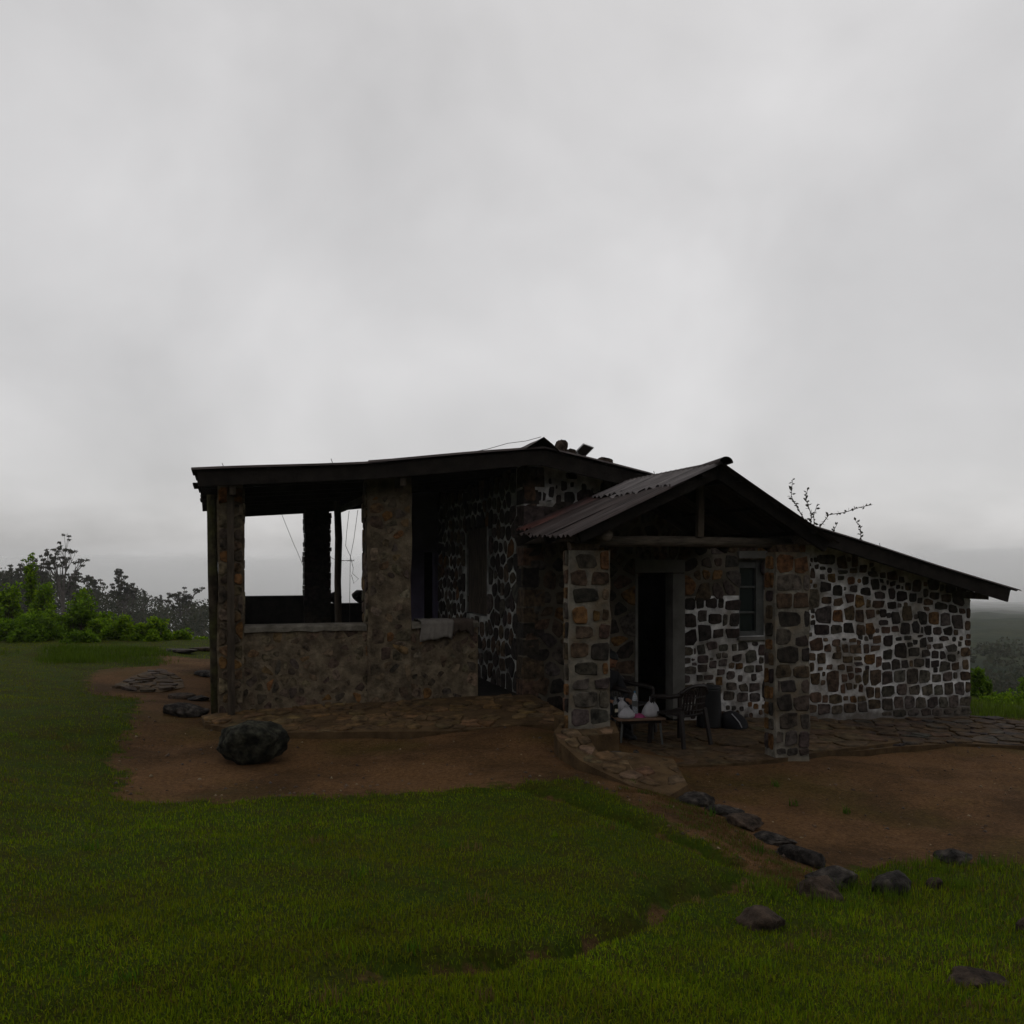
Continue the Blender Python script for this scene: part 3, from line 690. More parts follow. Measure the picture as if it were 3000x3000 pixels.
def set_stones(parent, table, Y, grow=0.66, gap=0.0135, proud=0.014, limits=None):
    for poly, c in fitted(table, grow):
        if limits:
            for px_, nx_ in ((limits[0], -1), (limits[1], 1)): poly = clip(poly, px_, 0, nx_, 0)
            if len(poly) < 3: continue
        q = shrink(poly, gap * RND.uniform(0.7, 1.4), RND.uniform(0.10, 0.24))
        q = [(a + RND.uniform(-0.004, 0.004), b + RND.uniform(-0.004, 0.004)) for a, b in q]
        if len(q) > 12: q = q[::2]
        mb = MB()
        pebble_face(mb, q, lambda a, b, d: (a, Y - d, b), 0.03, proud * RND.uniform(0.5, 1.3), jcol(PAL[c], 0.30))
        mb.build('stone', M['stone'], parent)

# ------------------------------------------------------------------ the house
house = tag(empty('stone_house', (0, 0, 0)), 'low dark stone house with white pointing, metal roof, open veranda and gabled porch', 'house')
RP = [(-0.36, 3.31), (1.83, 3.466), (4.058, 3.72), (5.72, 3.40), (8.32, 2.722), (12.03, 1.765)]
def zr(x):
    return float(np.interp(x, [p[0] for p in RP], [p[1] for p in RP]))
FY = 12.0           # plane of the front wall
TOP = 0.14

def wall_poly(x0, x1, z0, z1=None):
    """(x, z) outline from z0 up to z1 or to the underside of the roof"""
    if z1 is not None:
        return [(x0, z0), (x1, z0), (x1, z1), (x0, z1)]
    xs = [x1] + [p[0] for p in reversed(RP) if x0 < p[0] < x1] + [x0]
    return [(x0, z0), (x1, z0)] + [(x, zr(x) - TOP) for x in xs]

PX, PZ = 5.27, 3.30            # ridge of the porch roof
zl = lambda x: PZ - (PX - x) * 0.446
zrr = lambda x: PZ - (x - PX) * 0.575
def roof_line(x0, x1):
    return [(x, zr(x) - TOP) for x in [x1] + [p[0] for p in reversed(RP) if x0 < p[0] < x1] + [x0]]
fw = MB()                       # pale pointing
fw.prism_xz([(3.955, zl(3.955)), (PX, PZ), (5.62, zrr(5.62))] + roof_line(3.955, 5.62), FY, FY + 0.35)
gable_wall = fw.build('wall', M['mortar'], house)
fw = MB()
fw.prism_xz(wall_poly(6.406, 7.307, -0.4, 1.72), FY, FY + 0.35)
fw.prism_xz(wall_poly(7.307, 7.771, -0.4, 1.114), FY, FY + 0.35)
fw.prism_xz(wall_poly(7.771, 11.56, -0.5), FY, FY + 0.35)
front_wall = fw.build('wall', M['mortar'], house)
mw = MB()                       # darker brown mortar under the porch roof
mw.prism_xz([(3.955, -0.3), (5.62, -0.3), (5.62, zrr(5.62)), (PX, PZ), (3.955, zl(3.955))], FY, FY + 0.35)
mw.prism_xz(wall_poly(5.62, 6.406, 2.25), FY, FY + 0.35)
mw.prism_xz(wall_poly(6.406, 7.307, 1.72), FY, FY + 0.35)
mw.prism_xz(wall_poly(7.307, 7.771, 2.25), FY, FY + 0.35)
mw.build('wall', M['brown_mortar'], house)['label'] = 'wall in brown mortar under the porch roof'
front_wall['label'] = 'front wall of dark stones in pale mortar'
set_stones(front_wall, RIGHT_WALL, FY)
set_stones(front_wall, DOOR_WALL, FY)
set_stones(gable_wall, GABLE, FY, 0.53)
# rubble in the shade under the porch roof and small fill stones
taken = [(x, z, w / 2 + 0.04, h / 2 + 0.04) for x, z, w, h, c in RIGHT_WALL + DOOR_WALL + GABLE]
def free(a, b):
    if any(abs(a - x) < w and abs(b - z) < h for x, z, w, h in taken): return False
    if 5.58 < a < 6.45 and b < 2.3: return False
    if 7.2 < a < 7.85 and 1.0 < b < 2.35: return False
    return b < zr(a) - TOP - 0.06
to_front = lambda a, b, d: (a, FY - d, b)
rubble('fill_stones', front_wall, to_front,
       scatter(4.02, 5.56, 0.2, 2.45, 0.26, 0.2, free) + scatter(4.5, 8.4, 2.3, 3.4, 0.24, 0.22, free) + scatter(6.44, 7.28, 1.78, 2.3, 0.2, 0.17, free) + scatter(7.86, 8.2, -0.1, 2.3, 0.17, 0.16, free), 0.2, 0.03, PAL, weights=[3, 3, 1, 4])
rubble('fill_stones', front_wall, to_front,
       scatter(8.15, 11.5, -0.12, 2.3, 0.085, 0.08, lambda a, b: free(a, b)) + scatter(6.5, 8.0, -0.1, 1.05, 0.12, 0.12, free), 0.05, 0.014, PAL, proud=0.010, weights=[3, 4, 1, 3])
# quoins on the corner by the veranda
def corner_block(z0, z1, c, parent, deep):
    mb = MB(); mb.col = jcol(PAL[c])
    w = 0.30 if deep else 0.22
    mb.box((3.955 + w / 2 - 0.012, FY + 0.15 - 0.012, (z0 + z1) / 2), (w, 0.30, z1 - z0 - 0.03), jit=0.012)
    mb.build('quoin', M['stone'], parent)
z = 0.3
k = 0
while z < 3.3:
    h = RND.uniform(0.2, 0.32)
    corner_block(z, z + h, RND.choice([0, 1, 3, 1]), front_wall, k % 2)
    z += h; k += 1

sw = MB()
sw.box((4.13, 12.35 + 0.75, 1.55), (0.35, 1.5, 3.7))
sw.box((4.13, (15.1 + 17.5) / 2, 1.55), (0.35, 2.4, 3.7))
sw.box((4.13, 14.475, 0.33), (0.35, 1.25, 2.06))
sw.box((4.13, 14.475, 3.1), (0.35, 1.25, 0.6))
side_wall = sw.build('wall', M['grey_mortar'], house)
side_wall['label'] = 'side wall behind the veranda, dark stones in thick white pointing'
rubble('wall_stones', side_wall, lambda a, b, d: (3.955 - d, a, b),
       scatter(12.32, 17.15, 0.42, 3.42, 0.27, 0.22, lambda a, b: not (13.72 < a < 15.22 and 1.25 < b < 2.9)), 0.18, 0.03, PAL, proud=0.018, weights=[3, 2, 0.4, 4])
shut = MB()
for k in range(6):
    shut.box((4.0, 13.95 + k * 0.208, 2.08), (0.03, 0.2, 1.4))
shut.box((3.98, 14.475, 1.6), (0.025, 1.2, 0.1)); shut.box((3.98, 14.475, 2.55), (0.025, 1.2, 0.1))
shut.build('shutter', M['wood'], house)

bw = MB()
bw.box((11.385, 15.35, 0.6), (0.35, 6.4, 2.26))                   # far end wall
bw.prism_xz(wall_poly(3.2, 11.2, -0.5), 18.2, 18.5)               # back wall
bw.build('wall', M['shaded'], house)
vw = MB()
vw.box((3.30, 17.3, 1.9), (0.752, 0.2, 3.3)); vw.box((3.775, 17.3, 2.98), (0.198, 0.2, 1.14)); vw.box((3.92, 17.3, 1.9), (0.092, 0.2, 3.3))
vw.build('wall', M['violet'], house)['label'] = 'dull violet plastered wall at the back of the veranda'
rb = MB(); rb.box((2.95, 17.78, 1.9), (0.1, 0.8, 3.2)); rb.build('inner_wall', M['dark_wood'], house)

# door frame and window
df = MB()
df.box((5.641, FY + 0.06, 1.0), (0.042, 0.16, 2.1)); df.box((6.31, FY + 0.10, 1.0), (0.19, 0.24, 2.1)); df.box((6.013, FY + 0.05, 2.157), (0.786, 0.14, 0.186))
df.build('door_frame', M['plaster'], house)
wd = MB()
wd.box((7.335, FY + 0.12, 1.685), (0.056, 0.1, 1.14)); wd.box((7.705, FY + 0.12, 1.685), (0.13, 0.1, 1.14))
wd.box((7.5, FY + 0.12, 2.19), (0.274, 0.09, 0.12)); wd.box((7.5, FY + 0.12, 1.15), (0.274, 0.09, 0.07))
window = wd.build('window', M['frame'], house)
for z0, z1 in ((1.19, 1.45), (1.48, 1.83), (1.86, 2.125)):
    p = MB(); p.box((7.5, FY + 0.13, (z0 + z1) / 2), (0.272, 0.012, z1 - z0)); p.build('pane', M['pane'], window)
for zz in (1.465, 1.845):
    p = MB(); p.box((7.5, FY + 0.12, zz), (0.272, 0.04, 0.028)); p.build('glazing_bar', M['frame'], window)
p = MB(); p.box((7.54, FY - 0.01, 1.085), (0.54, 0.12, 0.05)); p.build('sill', M['plaster'], window)
p = MB(); p.box((7.6, FY - 0.012, 2.33), (0.62, 0.06, 0.11), jit=0.008); p.build('lintel', M['plaster'], window)

# veranda
lw = MB()
lw.prism_xz([(0.14, 0.05), (3.301, 0.05), (3.301, 1.385), (2.38, 1.385), (2.38, 1.375), (1.80, 1.375), (0.14, 1.375)], FY, FY + 0.34)
low_wall = lw.build('low_wall', M['cement'], house)
to_low = to_front
rubble('wall_stones', low_wall, to_low, scatter(0.2, 3.28, 0.2, 1.34, 0.15, 0.115, jit=0.75), 0.12, 0.02, RUB, proud=0.005, weights=[4, 4, 0.5, 1.6, 2, 3], bounds=(0.15, 3.295, 0.1, 1.36), smear=True)
def cap_strip(x0, x1, zt, n):
    mb = MB()
    vs, fs = [], []
    for i in range(n + 1):
        x = x0 + (x1 - x0) * i / n
        j = lambda s: RND.uniform(-s, s)
        vs += [(x, FY - 0.03 + j(0.012), zt - 0.07 + j(0.012)), (x, FY - 0.022 + j(0.01), zt - 0.012 + j(0.006)), (x, FY + 0.05, zt + 0.012 + j(0.005)), (x, FY + 0.36, zt + 0.012), (x, FY + 0.36, zt - 0.05)]
    for i in range(n):
        for k in range(4):
            fs.append((i * 5 + k, i * 5 + 5 + k, i * 5 + 6 + k, i * 5 + 1 + k))
    fs += [tuple(range(5)), tuple(n * 5 + k for k in range(5))]
    mb.add(vs, fs)
    return mb.build('coping', M['cap_cement'], low_wall)
cap_strip(0.25, 1.80, 1.40, 14)
cap_strip(2.39, 3.31, 1.41, 9)

def stone_pillar(x0, x1, y0, y1, z0, z1, bodymat, name='pillar', taper=0.0):
    mb = MB()
    n = 12
    vs, fs = [], []
    for i in range(n + 1):
        t = i / n
        q = lambda: RND.uniform(-0.012, 0.012)
        vs += [(x0 + taper * t + q(), y0 + q(), z0 + (z1 - z0) * t), (x1 - taper * t + q(), y0 + q(), z0 + (z1 - z0) * t), (x1 - taper * t + q(), y1 + q(), z0 + (z1 - z0) * t), (x0 + taper * t + q(), y1 + q(), z0 + (z1 - z0) * t)]
    for i in range(n):
        for k in range(4):
            fs.append((i * 4 + k, i * 4 + (k + 1) % 4, i * 4 + 4 + (k + 1) % 4, i * 4 + 4 + k))
    fs += [(0, 1, 2, 3), (n * 4, n * 4 + 1, n * 4 + 2, n * 4 + 3)]
    mb.add(vs, fs)
    return mb.build(name, bodymat, house)

# broad pillar between the openings and the slim one on the corner
mid = stone_pillar(1.81, 2.385, FY - 0.03, FY + 0.42, 0.1, 3.34, M['cement'])
rubble('pillar_stones', mid, lambda a, b, d: (a, FY - 0.03 - d, b), scatter(1.83, 2.37, 0.2, 3.25, 0.16, 0.13, jit=0.7), 0.12, 0.02, RUB, proud=0.007, weights=[4, 4, 1.1, 1.8, 2, 3], bounds=(1.815, 2.38, 0.1, 3.3), smear=True)
rubble('pillar_stones', mid, lambda a, b, d: (1.81 - d, a, b), scatter(FY, FY + 0.4, 1.4, 3.25, 0.2, 0.15), 0.14, 0.012, RUB, proud=0.018, weights=[4, 4, 1, 2, 2, 3], bounds=(FY - 0.02, FY + 0.4, 1.42, 3.3))
slim = stone_pillar(-0.045, 0.262, FY - 0.05, FY + 0.3, 0.1, 3.2, M['cement'])
rubble('pillar_stones', slim, lambda a, b, d: (a, FY - 0.05 - d, b), scatter(0.0, 0.255, 0.3, 3.1, 0.14, 0.15), 0.12, 0.014, RUB, proud=0.014, weights=[4, 4, 1.2, 2, 2, 3], bounds=(-0.04, 0.258, 0.2, 3.15))
rubble('pillar_stones', slim, lambda a, b, d: (0.262 + d, a, b), scatter(FY, FY + 0.28, 1.4, 3.1, 0.16, 0.14), 0.12, 0.012, RUB, proud=0.018, weights=[4, 4, 1, 2, 2, 3], bounds=(FY - 0.04, FY + 0.28, 1.42, 3.15))
p = MB(); p.bar((0.115, FY - 0.14, 0.2), (0.105, FY - 0.12, 3.1), 0.085, 0.09); p.build('post', M['wood'], house)
p = MB(); p.tube([(-0.055, FY + 0.04, 0.15), (-0.07, FY + 0.04, 1.0), (-0.10, FY + 0.05, 2.0), (-0.115, FY + 0.05, 3.05)], [0.068, 0.066, 0.062, 0.06], 10)
p.build('post', M['moss_wood'], house, smooth=True)['label'] = 'mossy round post at the veranda corner'

p = MB(); p.box((0.09, 15.25, 0.75), (0.28, 5.85, 1.3)); p.build('low_wall', M['cement'], house)
# back of the veranda: parapet, pillar, pole
p = MB(); p.box((0.86, 18.35, 0.76), (2.0, 0.3, 1.62)); p.box((2.45, 18.35, 0.68), (1.18, 0.3, 1.46)); p.build('low_wall', M['shaded'], house)
rp_ = MB()
rp_.col = (0.015, 0.013, 0.012); rp_.box((1.772, 18.25, 1.7), (0.44, 0.34, 3.05))
z = 0.2
while z < 3.15:
    h = RND.uniform(0.07, 0.13)
    for a in range(2):
        rp_.col = jcol(PAL[3])
        x0 = 1.527 + a * 0.245
        rp_.box((x0 + 0.1225 + RND.uniform(-0.012, 0.012), 18.25, z + h / 2), (0.255 + RND.uniform(-0.005, 0.008), 0.4, h - 0.006), jit=0.006)
    z += h
rp_.build('pillar', M['stone'], house)
p = MB(); p.tube([(1.79, 15.0, 0.3), (1.80, 15.0, 1.2), (1.785, 15.0, 1.9), (1.80, 15.0, 2.6), (1.775, 15.0, 3.2)], [0.062, 0.06, 0.055, 0.06, 0.055], 9); p.build('post', M['wood'], house, smooth=True)
p = MB(); p.box((1.95, 15.3, 0.14), (4.0, 6.3, 0.46)); p.build('veranda_floor', M['shaded'], house)

# porch pillars
def porch_pillar(table, Y, x1, z0, z1, deep, topz):
    x0 = min(t[0] - t[2] / 2 for t in table) - 0.012
    pl = stone_pillar(x0, x1, Y, Y + deep, z0, z1, M['pointing'])
    set_stones(pl, table, Y, 0.60, 0.011, 0.018, (x0 + 0.004, x1 - 0.004))
    z = z0 + 0.15
    while z < z1 - 0.1:
        h = RND.uniform(0.15, 0.24)
        for y0, y1 in ((Y + 0.03, Y + deep * 0.5), (Y + deep * 0.55, Y + deep - 0.02)) if RND.random() < 0.5 else ((Y + 0.03, Y + deep - 0.04),):
            mb = MB()
            poly = [((y0 + y1) / 2 + a, z + h / 2 + b) for a, b in outline((y1 - y0) * 0.95, h * 0.82)]
            pebble_face(mb, poly, lambda a, b, d: (x0 - d, a, b), 0.02, 0.022, jcol(PAL[RND.choice([0, 1, 2, 3])]))
            mb.build('stone', M['stone'], pl)
        z += h
    cap = MB(); cap.col = jcol(PAL[1]); cap.box(((x0 + x1) / 2 - 0.05, Y + deep / 2, z1 + 0.04), (x1 - x0 - 0.16, deep * 0.8, 0.09), jit=0.02)
    cap.build('stone', M['stone'], pl)
    return pl
M['pointing'] = mat('sandy_pointing', (0.175, 0.158, 0.128), var=0.5, scale=8, bump=0.9, bscale=34, rough=0.92, col2=(0.10, 0.078, 0.052), sub2=4.0)
PY = 9.35
porch_pillar(PILLAR_L, PY, 4.085, 0.05, 2.34, 0.17, 0)
porch_pillar(PILLAR_R, PY, 6.645, -0.16, 2.33, 0.22, 0)

# roof
def sheet(x0, x1, zf, y0, y1, material, parent, name='roof_sheet', pitch=0.13, amp=0.017, nseg=8, rag=0.0, lift=0.0):
    ny = max(4, int((y1 - y0) / pitch * 6))
    xs = [x0 + (x1 - x0) * i / nseg for i in range(nseg + 1)]
    vs, fs = [], []
    ph = RND.uniform(0, 6)
    for i, x in enumerate(xs):
        for j in range(ny + 1):
            y = y0 + (y1 - y0) * j / ny
            xx = x
            if rag and i == 0:
                xx = x + rag * (math.sin(y * 7 + ph) + 0.6 * math.sin(y * 19 + ph)) * 0.5
            z = zf(xx) + amp * math.cos(2 * math.pi * (y - 8) / pitch) + lift + 0.006 * math.sin(xx * 2.3 + ph)
            vs.append((xx, y, z))
    w = ny + 1
    for i in range(nseg):
        for j in range(ny):
            fs.append((i * w + j, i * w + j + 1, (i + 1) * w + j + 1, (i + 1) * w + j))
    mb = MB(); mb.add(vs, fs)
    return mb.build(name, material, parent, smooth=True)

roof = empty('roof'); roof.parent = house
y = 11.45
k = 0
while y < 18.85:
    y2 = min(y + 0.82, 18.95)
    sheet(1.75, 4.06, zr, y, y2, M['roof'], roof, lift=0.016 + 0.004 * (k % 2))
    sheet(-0.36 + RND.uniform(-0.03, 0.05), 1.98, zr, y, y2, M['roof'], roof, lift=0.004 * (k % 2))
    sheet(8.1, 4.06, zr, y, y2, M['roof'], roof, lift=0.016 + 0.004 * (k % 2))
    sheet(12.02 + RND.uniform(-0.05, 0.05), 7.95, zr, y, y2, M['roof'], roof, lift=0.004 * (k % 2))
    y += 0.76; k += 1
# verge boards under the front edge and at the back
def along(xs, Y, dz, w, h, name, material):
    for a, b in zip(xs[:-1], xs[1:]):
        mb = MB(); mb.bar((a, Y, zr(a) + dz), (b, Y, zr(b) + dz), w, h); mb.build(name, material, roof)
along([-0.27, 1.83, 4.058], 11.52, -0.115, 0.035, 0.19, 'verge_board', M['dark_wood'])
along([4.058, 5.72, 8.32, 11.85], 11.52, -0.125, 0.035, 0.20, 'verge_board', M['dark_wood'])
along([-0.25, 1.83, 4.058], 18.7, -0.15, 0.05, 0.22, 'verge_board', M['dark_wood'])
for i, yy in enumerate((12.35, 13.3, 14.3, 15.3, 16.3, 17.3, 18.2)):
    ex = RND.uniform(-0.34, -0.2)
    for a, b in ((ex, 1.83), (1.83, 4.058)):
        mb = MB(); mb.bar((a, yy, zr(a) - 0.105), (b, yy, zr(b) - 0.105), 0.09, 0.14 + 0.03 * (i % 2)); mb.build('rafter', M['dark_wood'], roof)
    for a, b in ((4.058, 5.72), (5.72, 8.32), (8.32, RND.uniform(11.75, 11.95))):
        mb = MB(); mb.bar((a, yy, zr(a) - 0.085), (b, yy, zr(b) - 0.085), 0.09, 0.11); mb.build('rafter', M['dark_wood'], roof)
for x, y0, dz in ((0.13, 11.56, 0.27), (2.20, 11.58, 0.27), (4.09, 11.72, 0.28)):
    mb = MB(); mb.bar((x, y0, zr(x) - dz), (x, 18.8, zr(x) - dz), 0.07, 0.10); mb.build('purlin', M['wood'], roof)
mb = MB(); mb.bar((11.2, 12.05, 1.70), (11.93, 12.05, 1.66), 0.12, 0.11); mb.build('wall_plate', M['wood'], roof)
mb = MB(); mb.bar((11.2, 12.5, zr(11.2) - 0.25), (12.0, 12.5, zr(12.0) - 0.25), 0.08, 0.12); mb.build('rafter', M['wood'], roof)
# folded ridge cap, its open end over the front gable
def ridge_cap(x, y0, y1, half, rise, zbase, parent, material, ragged=0.0):
    mb = MB(); vs, fs = [], []
    n = 7
    for i in range(n + 1):
        yy = y0 + (y1 - y0) * i / n
        s = 1 - 0.04 * (i % 2) - ragged * i / n
        vs += [(x - half * 1.05, yy, zbase + 0.0), (x - half * 0.5, yy, zbase + rise * 0.5 * s), (x, yy, zbase + rise * s), (x + half * 0.5, yy, zbase + rise * 0.45 * s), (x + half, yy, zbase - 0.04)]
    for i in range(n):
        for k in range(4):
            fs.append((i * 5 + k, i * 5 + k + 1, i * 5 + k + 6, i * 5 + k + 5))
    mb.add(vs, fs)
    return mb.build('ridge_cap', material, parent)
ridge_cap(4.04, 11.42, 13.4, 0.24, 0.16, 3.70, roof, M['roof'], 0.25)
ridge_cap(4.04, 13.3, 18.9, 0.22, 0.05, 3.70, roof, M['roof'])
# nails and loose ends of wire standing on the sheets
for x, yy, h in ((0.02, 11.5, 0.055), (1.3, 11.5, 0.06), (3.25, 11.55, 0.05), (5.68, 11.5, 0.06), (9.4, 11.5, 0.06)):
    mb = MB(); mb.tube([(x + 0.01, yy, zr(x)), (x - 0.012, yy, zr(x) + h)], 0.004, 5); mb.build('nail', M['wire'], roof)

proof = empty('porch_roof'); proof.parent = house
for (y0, y1, xe, m_) in ((8.95, 9.75, 3.47, 'roof'), (9.68, 10.48, 3.50, 'roof'), (10.41, 11.2, 3.60, 'roof'), (11.13, 11.98, 3.80, 'roof_rust')):
    sheet(xe, 4.86, zl, y0, y1, M[m_], proof, rag=0.03)
for (y0, y1, xe, m_) in ((8.98, 9.78, 4.66, 'roof_pale'), (9.7, 10.5, 4.60, 'roof_pale'), (10.42, 11.45, 4.68, 'roof_pale')):
    sheet(xe, PX, zl, y0, y1, M[m_], proof, rag=0.05, lift=0.026)
for (y0, y1) in ((8.95, 9.75), (9.68, 10.48), (10.41, 11.2), (11.13, 11.98)):
    sheet(6.76 + RND.uniform(-0.03, 0.03), PX, zrr, y0, y1, M['roof'], proof, rag=0.03)
mb = MB(); vs, fs = [], []
nn, ns = 10, 12
for i in range(nn + 1):
    yy = 8.92 + (11.5 - 8.92) * i / nn
    up = 0.035 * max(0, 1 - i / 2.0)
    for k in range(ns + 1):
        a = math.pi * k / ns
        vs.append((PX + 0.005 + 0.085 * math.cos(a), yy, PZ - 0.035 + up + 0.07 * math.sin(a)))
for i in range(nn):
    for k in range(ns):
        fs.append((i * (ns + 1) + k, i * (ns + 1) + k + 1, (i + 1) * (ns + 1) + k + 1, (i + 1) * (ns + 1) + k))
mb.add(vs, fs); mb.build('ridge_cap', M['roof'], proof, smooth=True)
def lbar(a, b, w, h, name, material, parent=proof):
    mb = MB(); mb.bar(a, b, w, h); return mb.build(name, material, parent)
for yy in (9.12, 10.2, 11.3):
    lbar((3.62, yy, zl(3.62) - 0.085), (PX, yy, zl(PX) - 0.085), 0.06, 0.13, 'rafter', M['dark_wood'])
    lbar((PX, yy, zrr(PX) - 0.085), (6.70, yy, zrr(6.70) - 0.085), 0.06, 0.13, 'rafter', M['dark_wood'])
for x in (3.95, 4.5, 5.05):
    lbar((x, 9.0, zl(x) - 0.035), (x, 11.95, zl(x) - 0.035), 0.05, 0.04, 'batten', M['dark_wood'])
for x in (5.5, 6.0, 6.5):
    lbar((x, 9.0, zrr(x) - 0.035), (x, 11.95, zrr(x) - 0.035), 0.05, 0.04, 'batten', M['dark_wood'])
mb = MB(); mb.tube([(3.72, 9.5, 2.43), (4.6, 9.5, 2.45), (5.5, 9.5, 2.445), (6.5, 9.5, 2.435)], [0.06, 0.063, 0.06, 0.062], 10); mb.build('tie_log', M['log'], proof, smooth=True)
mb = MB(); mb.tube([(3.96, 9.15, 2.5), (3.97, 10.5, 2.52), (3.98, 12.0, 2.52)], [0.065, 0.06, 0.06], 10); mb.build('wall_log', M['log'], proof, smooth=True)
mb = MB(); mb.tube([(6.53, 9.15, 2.47), (6.54, 10.5, 2.47), (6.54, 12.0, 2.47)], [0.06, 0.06, 0.06], 10); mb.build('wall_log', M['log'], proof, smooth=True)
lbar((5.24, 9.45, 2.5), (5.25, 9.45, 3.2), 0.075, 0.07, 'king_post', M['wood'])

# ------------------------------------------------------------------ pavings
def inside(poly, x, y):
    c = False
    n = len(poly)
    for i in range(n):
        x1, y1 = poly[i]; x2, y2 = poly[(i + 1) % n]
        if (y1 > y) != (y2 > y) and x < (x2 - x1) * (y - y1) / (y2 - y1) + x1:
            c = not c
    return c

def paving(name, poly, zf, size, pal, thick, bedmat, gap=0.02, bed=0.028, tilt=0.02, aspect=1.0):
    mb = MB()
    n = len(poly)
    vs = [(x, y, zf(x, y) - bed) for x, y in poly] + [(x, y, zf(x, y) - thick - 0.25) for x, y in poly]
    mb.add(vs, [tuple(range(n)), tuple(reversed(range(n, 2 * n)))] + [(i, i + n, (i + 1) % n + n, (i + 1) % n) for i in range(n)])
    o = tag(mb.build(name, bedmat), kind='structure')
    xs = [p[0] for p in poly]; ys = [p[1] for p in poly]
    seeds = scatter(min(xs) - size, max(xs) + size, min(ys) - size, max(ys) + size, size * aspect, size, jit=0.42)
    for i, cell in cells(seeds, size * 1.25):
        sx, sy = seeds[i]
        if not inside(poly, sx, sy): continue
        pulled = []
        for vx, vy in cell:          # pull corners that overhang the outline back to it
            t = 1.0
            while t > 0.12 and not inside(poly, sx + (vx - sx) * t, sy + (vy - sy) * t): t -= 0.08
            pulled.append((sx + (vx - sx) * min(1, t + 0.05), sy + (vy - sy) * min(1, t + 0.05)))
        q = shrink(pulled, gap * RND.uniform(0.6, 1.6), 0.16)
        if len(q) > 12: q = q[::2]
        m_ = len(q)
        st = MB(); st.col = jcol(RND.choice(pal), 0.2)
        tx, ty = RND.uniform(-tilt, tilt), RND.uniform(-tilt, tilt)
        dz = RND.uniform(-0.014, 0.016)
        top = lambda x, y: zf(x, y) + dz + tx * (x - sx) + ty * (y - sy) + RND.uniform(-0.004, 0.004)
        cx = sum(p[0] for p in q) / m_; cy = sum(p[1] for p in q) / m_
        v = [(x, y, zf(x, y) - thick) for x, y in q] + [(x, y, top(x, y) - 0.008) for x, y in q] + [(cx + (x - cx) * 0.95, cy + (y - cy) * 0.95, top(x, y)) for x, y in q] + [(cx, cy, top(cx, cy))]
        f = []
        for r in (0, 1):
            f += [(r * m_ + i_, r * m_ + (i_ + 1) % m_, (r + 1) * m_ + (i_ + 1) % m_, (r + 1) * m_ + i_) for i_ in range(m_)]
        f += [(2 * m_ + i_, 2 * m_ + (i_ + 1) % m_, 3 * m_) for i_ in range(m_)]
        st.add(v, f)
        st.build('flagstone', M['flag'], o)
    return o
FLAG_L = [(0.112, 0.068, 0.028), (0.096, 0.058, 0.025), (0.084, 0.054, 0.027), (0.122, 0.078, 0.036)]
FLAG_R = [(0.045, 0.033, 0.025), (0.038, 0.031, 0.027), (0.058, 0.038, 0.026), (0.052, 0.044, 0.038), (0.050, 0.034, 0.021)]
FLAG_K = [(0.105, 0.074, 0.042), (0.085, 0.056, 0.030), (0.095, 0.068, 0.040), (0.095, 0.054, 0.028)]
paving('paving', APRON_L, lambda x, y: 0.205 + (y - 10.4) / 1.6 * 0.15 + 0.02 * x, 0.19, FLAG_L, 0.1, M['dirt'], gap=0.009, aspect=1.35, bed=0.008)
paving('paving', APRON_R, lambda x, y: -0.115 - 0.028 * (x - 7.3), 0.22, FLAG_R, 0.12, M['dirt'], gap=0.011, aspect=1.4, bed=0.02)
paving('porch_floor', [(4.15, 12.0), (4.15, 9.75), (4.5, 9.38), (4.9, 9.2), (5.4, 9.16), (6.15, 9.28), (6.95, 9.55), (8.4, 9.9), (8.5, 12.0)],
       lambda x, y: -0.03 - 0.02 * (x - 4.5), 0.42, [(0.07, 0.047, 0.026), (0.06, 0.042, 0.025), (0.078, 0.054, 0.03)], 0.1, M['dirt'], gap=0.014, bed=0.012, tilt=0.006)
KERB = [(3.70, 10.1), (3.62, 9.65), (3.40, 9.288), (3.36, 9.026), (3.39, 8.525), (3.458, 8.315), (3.652, 7.872), (3.9, 7.6), (4.2, 7.8), (4.36, 8.4), (4.05, 8.6), (3.66, 8.7), (3.72, 9.12), (4.1, 9.15), (4.2, 9.5), (4.2, 10.1)]
paving('stone_kerb', KERB, lambda x, y: min(0.43, 0.075 + 0.19 * (y - 7.6)), 0.20, FLAG_K, 0.35, M['dirt'], gap=0.008, tilt=0.012, bed=0.004)
paving('paving', [(-1.62, 15.15), (-1.42, 16.6), (-1.2, 17.3), (-0.8, 17.2), (-0.62, 16.4), (-0.55, 15.4), (-0.9, 14.9), (-1.3, 14.8)], lambda x, y: gz1(x, y) + 0.035, 0.26, [(0.06, 0.046, 0.034), (0.05, 0.038, 0.028), (0.075, 0.062, 0.05)], 0.08, M['dirt'], gap=0.02, tilt=0.09)

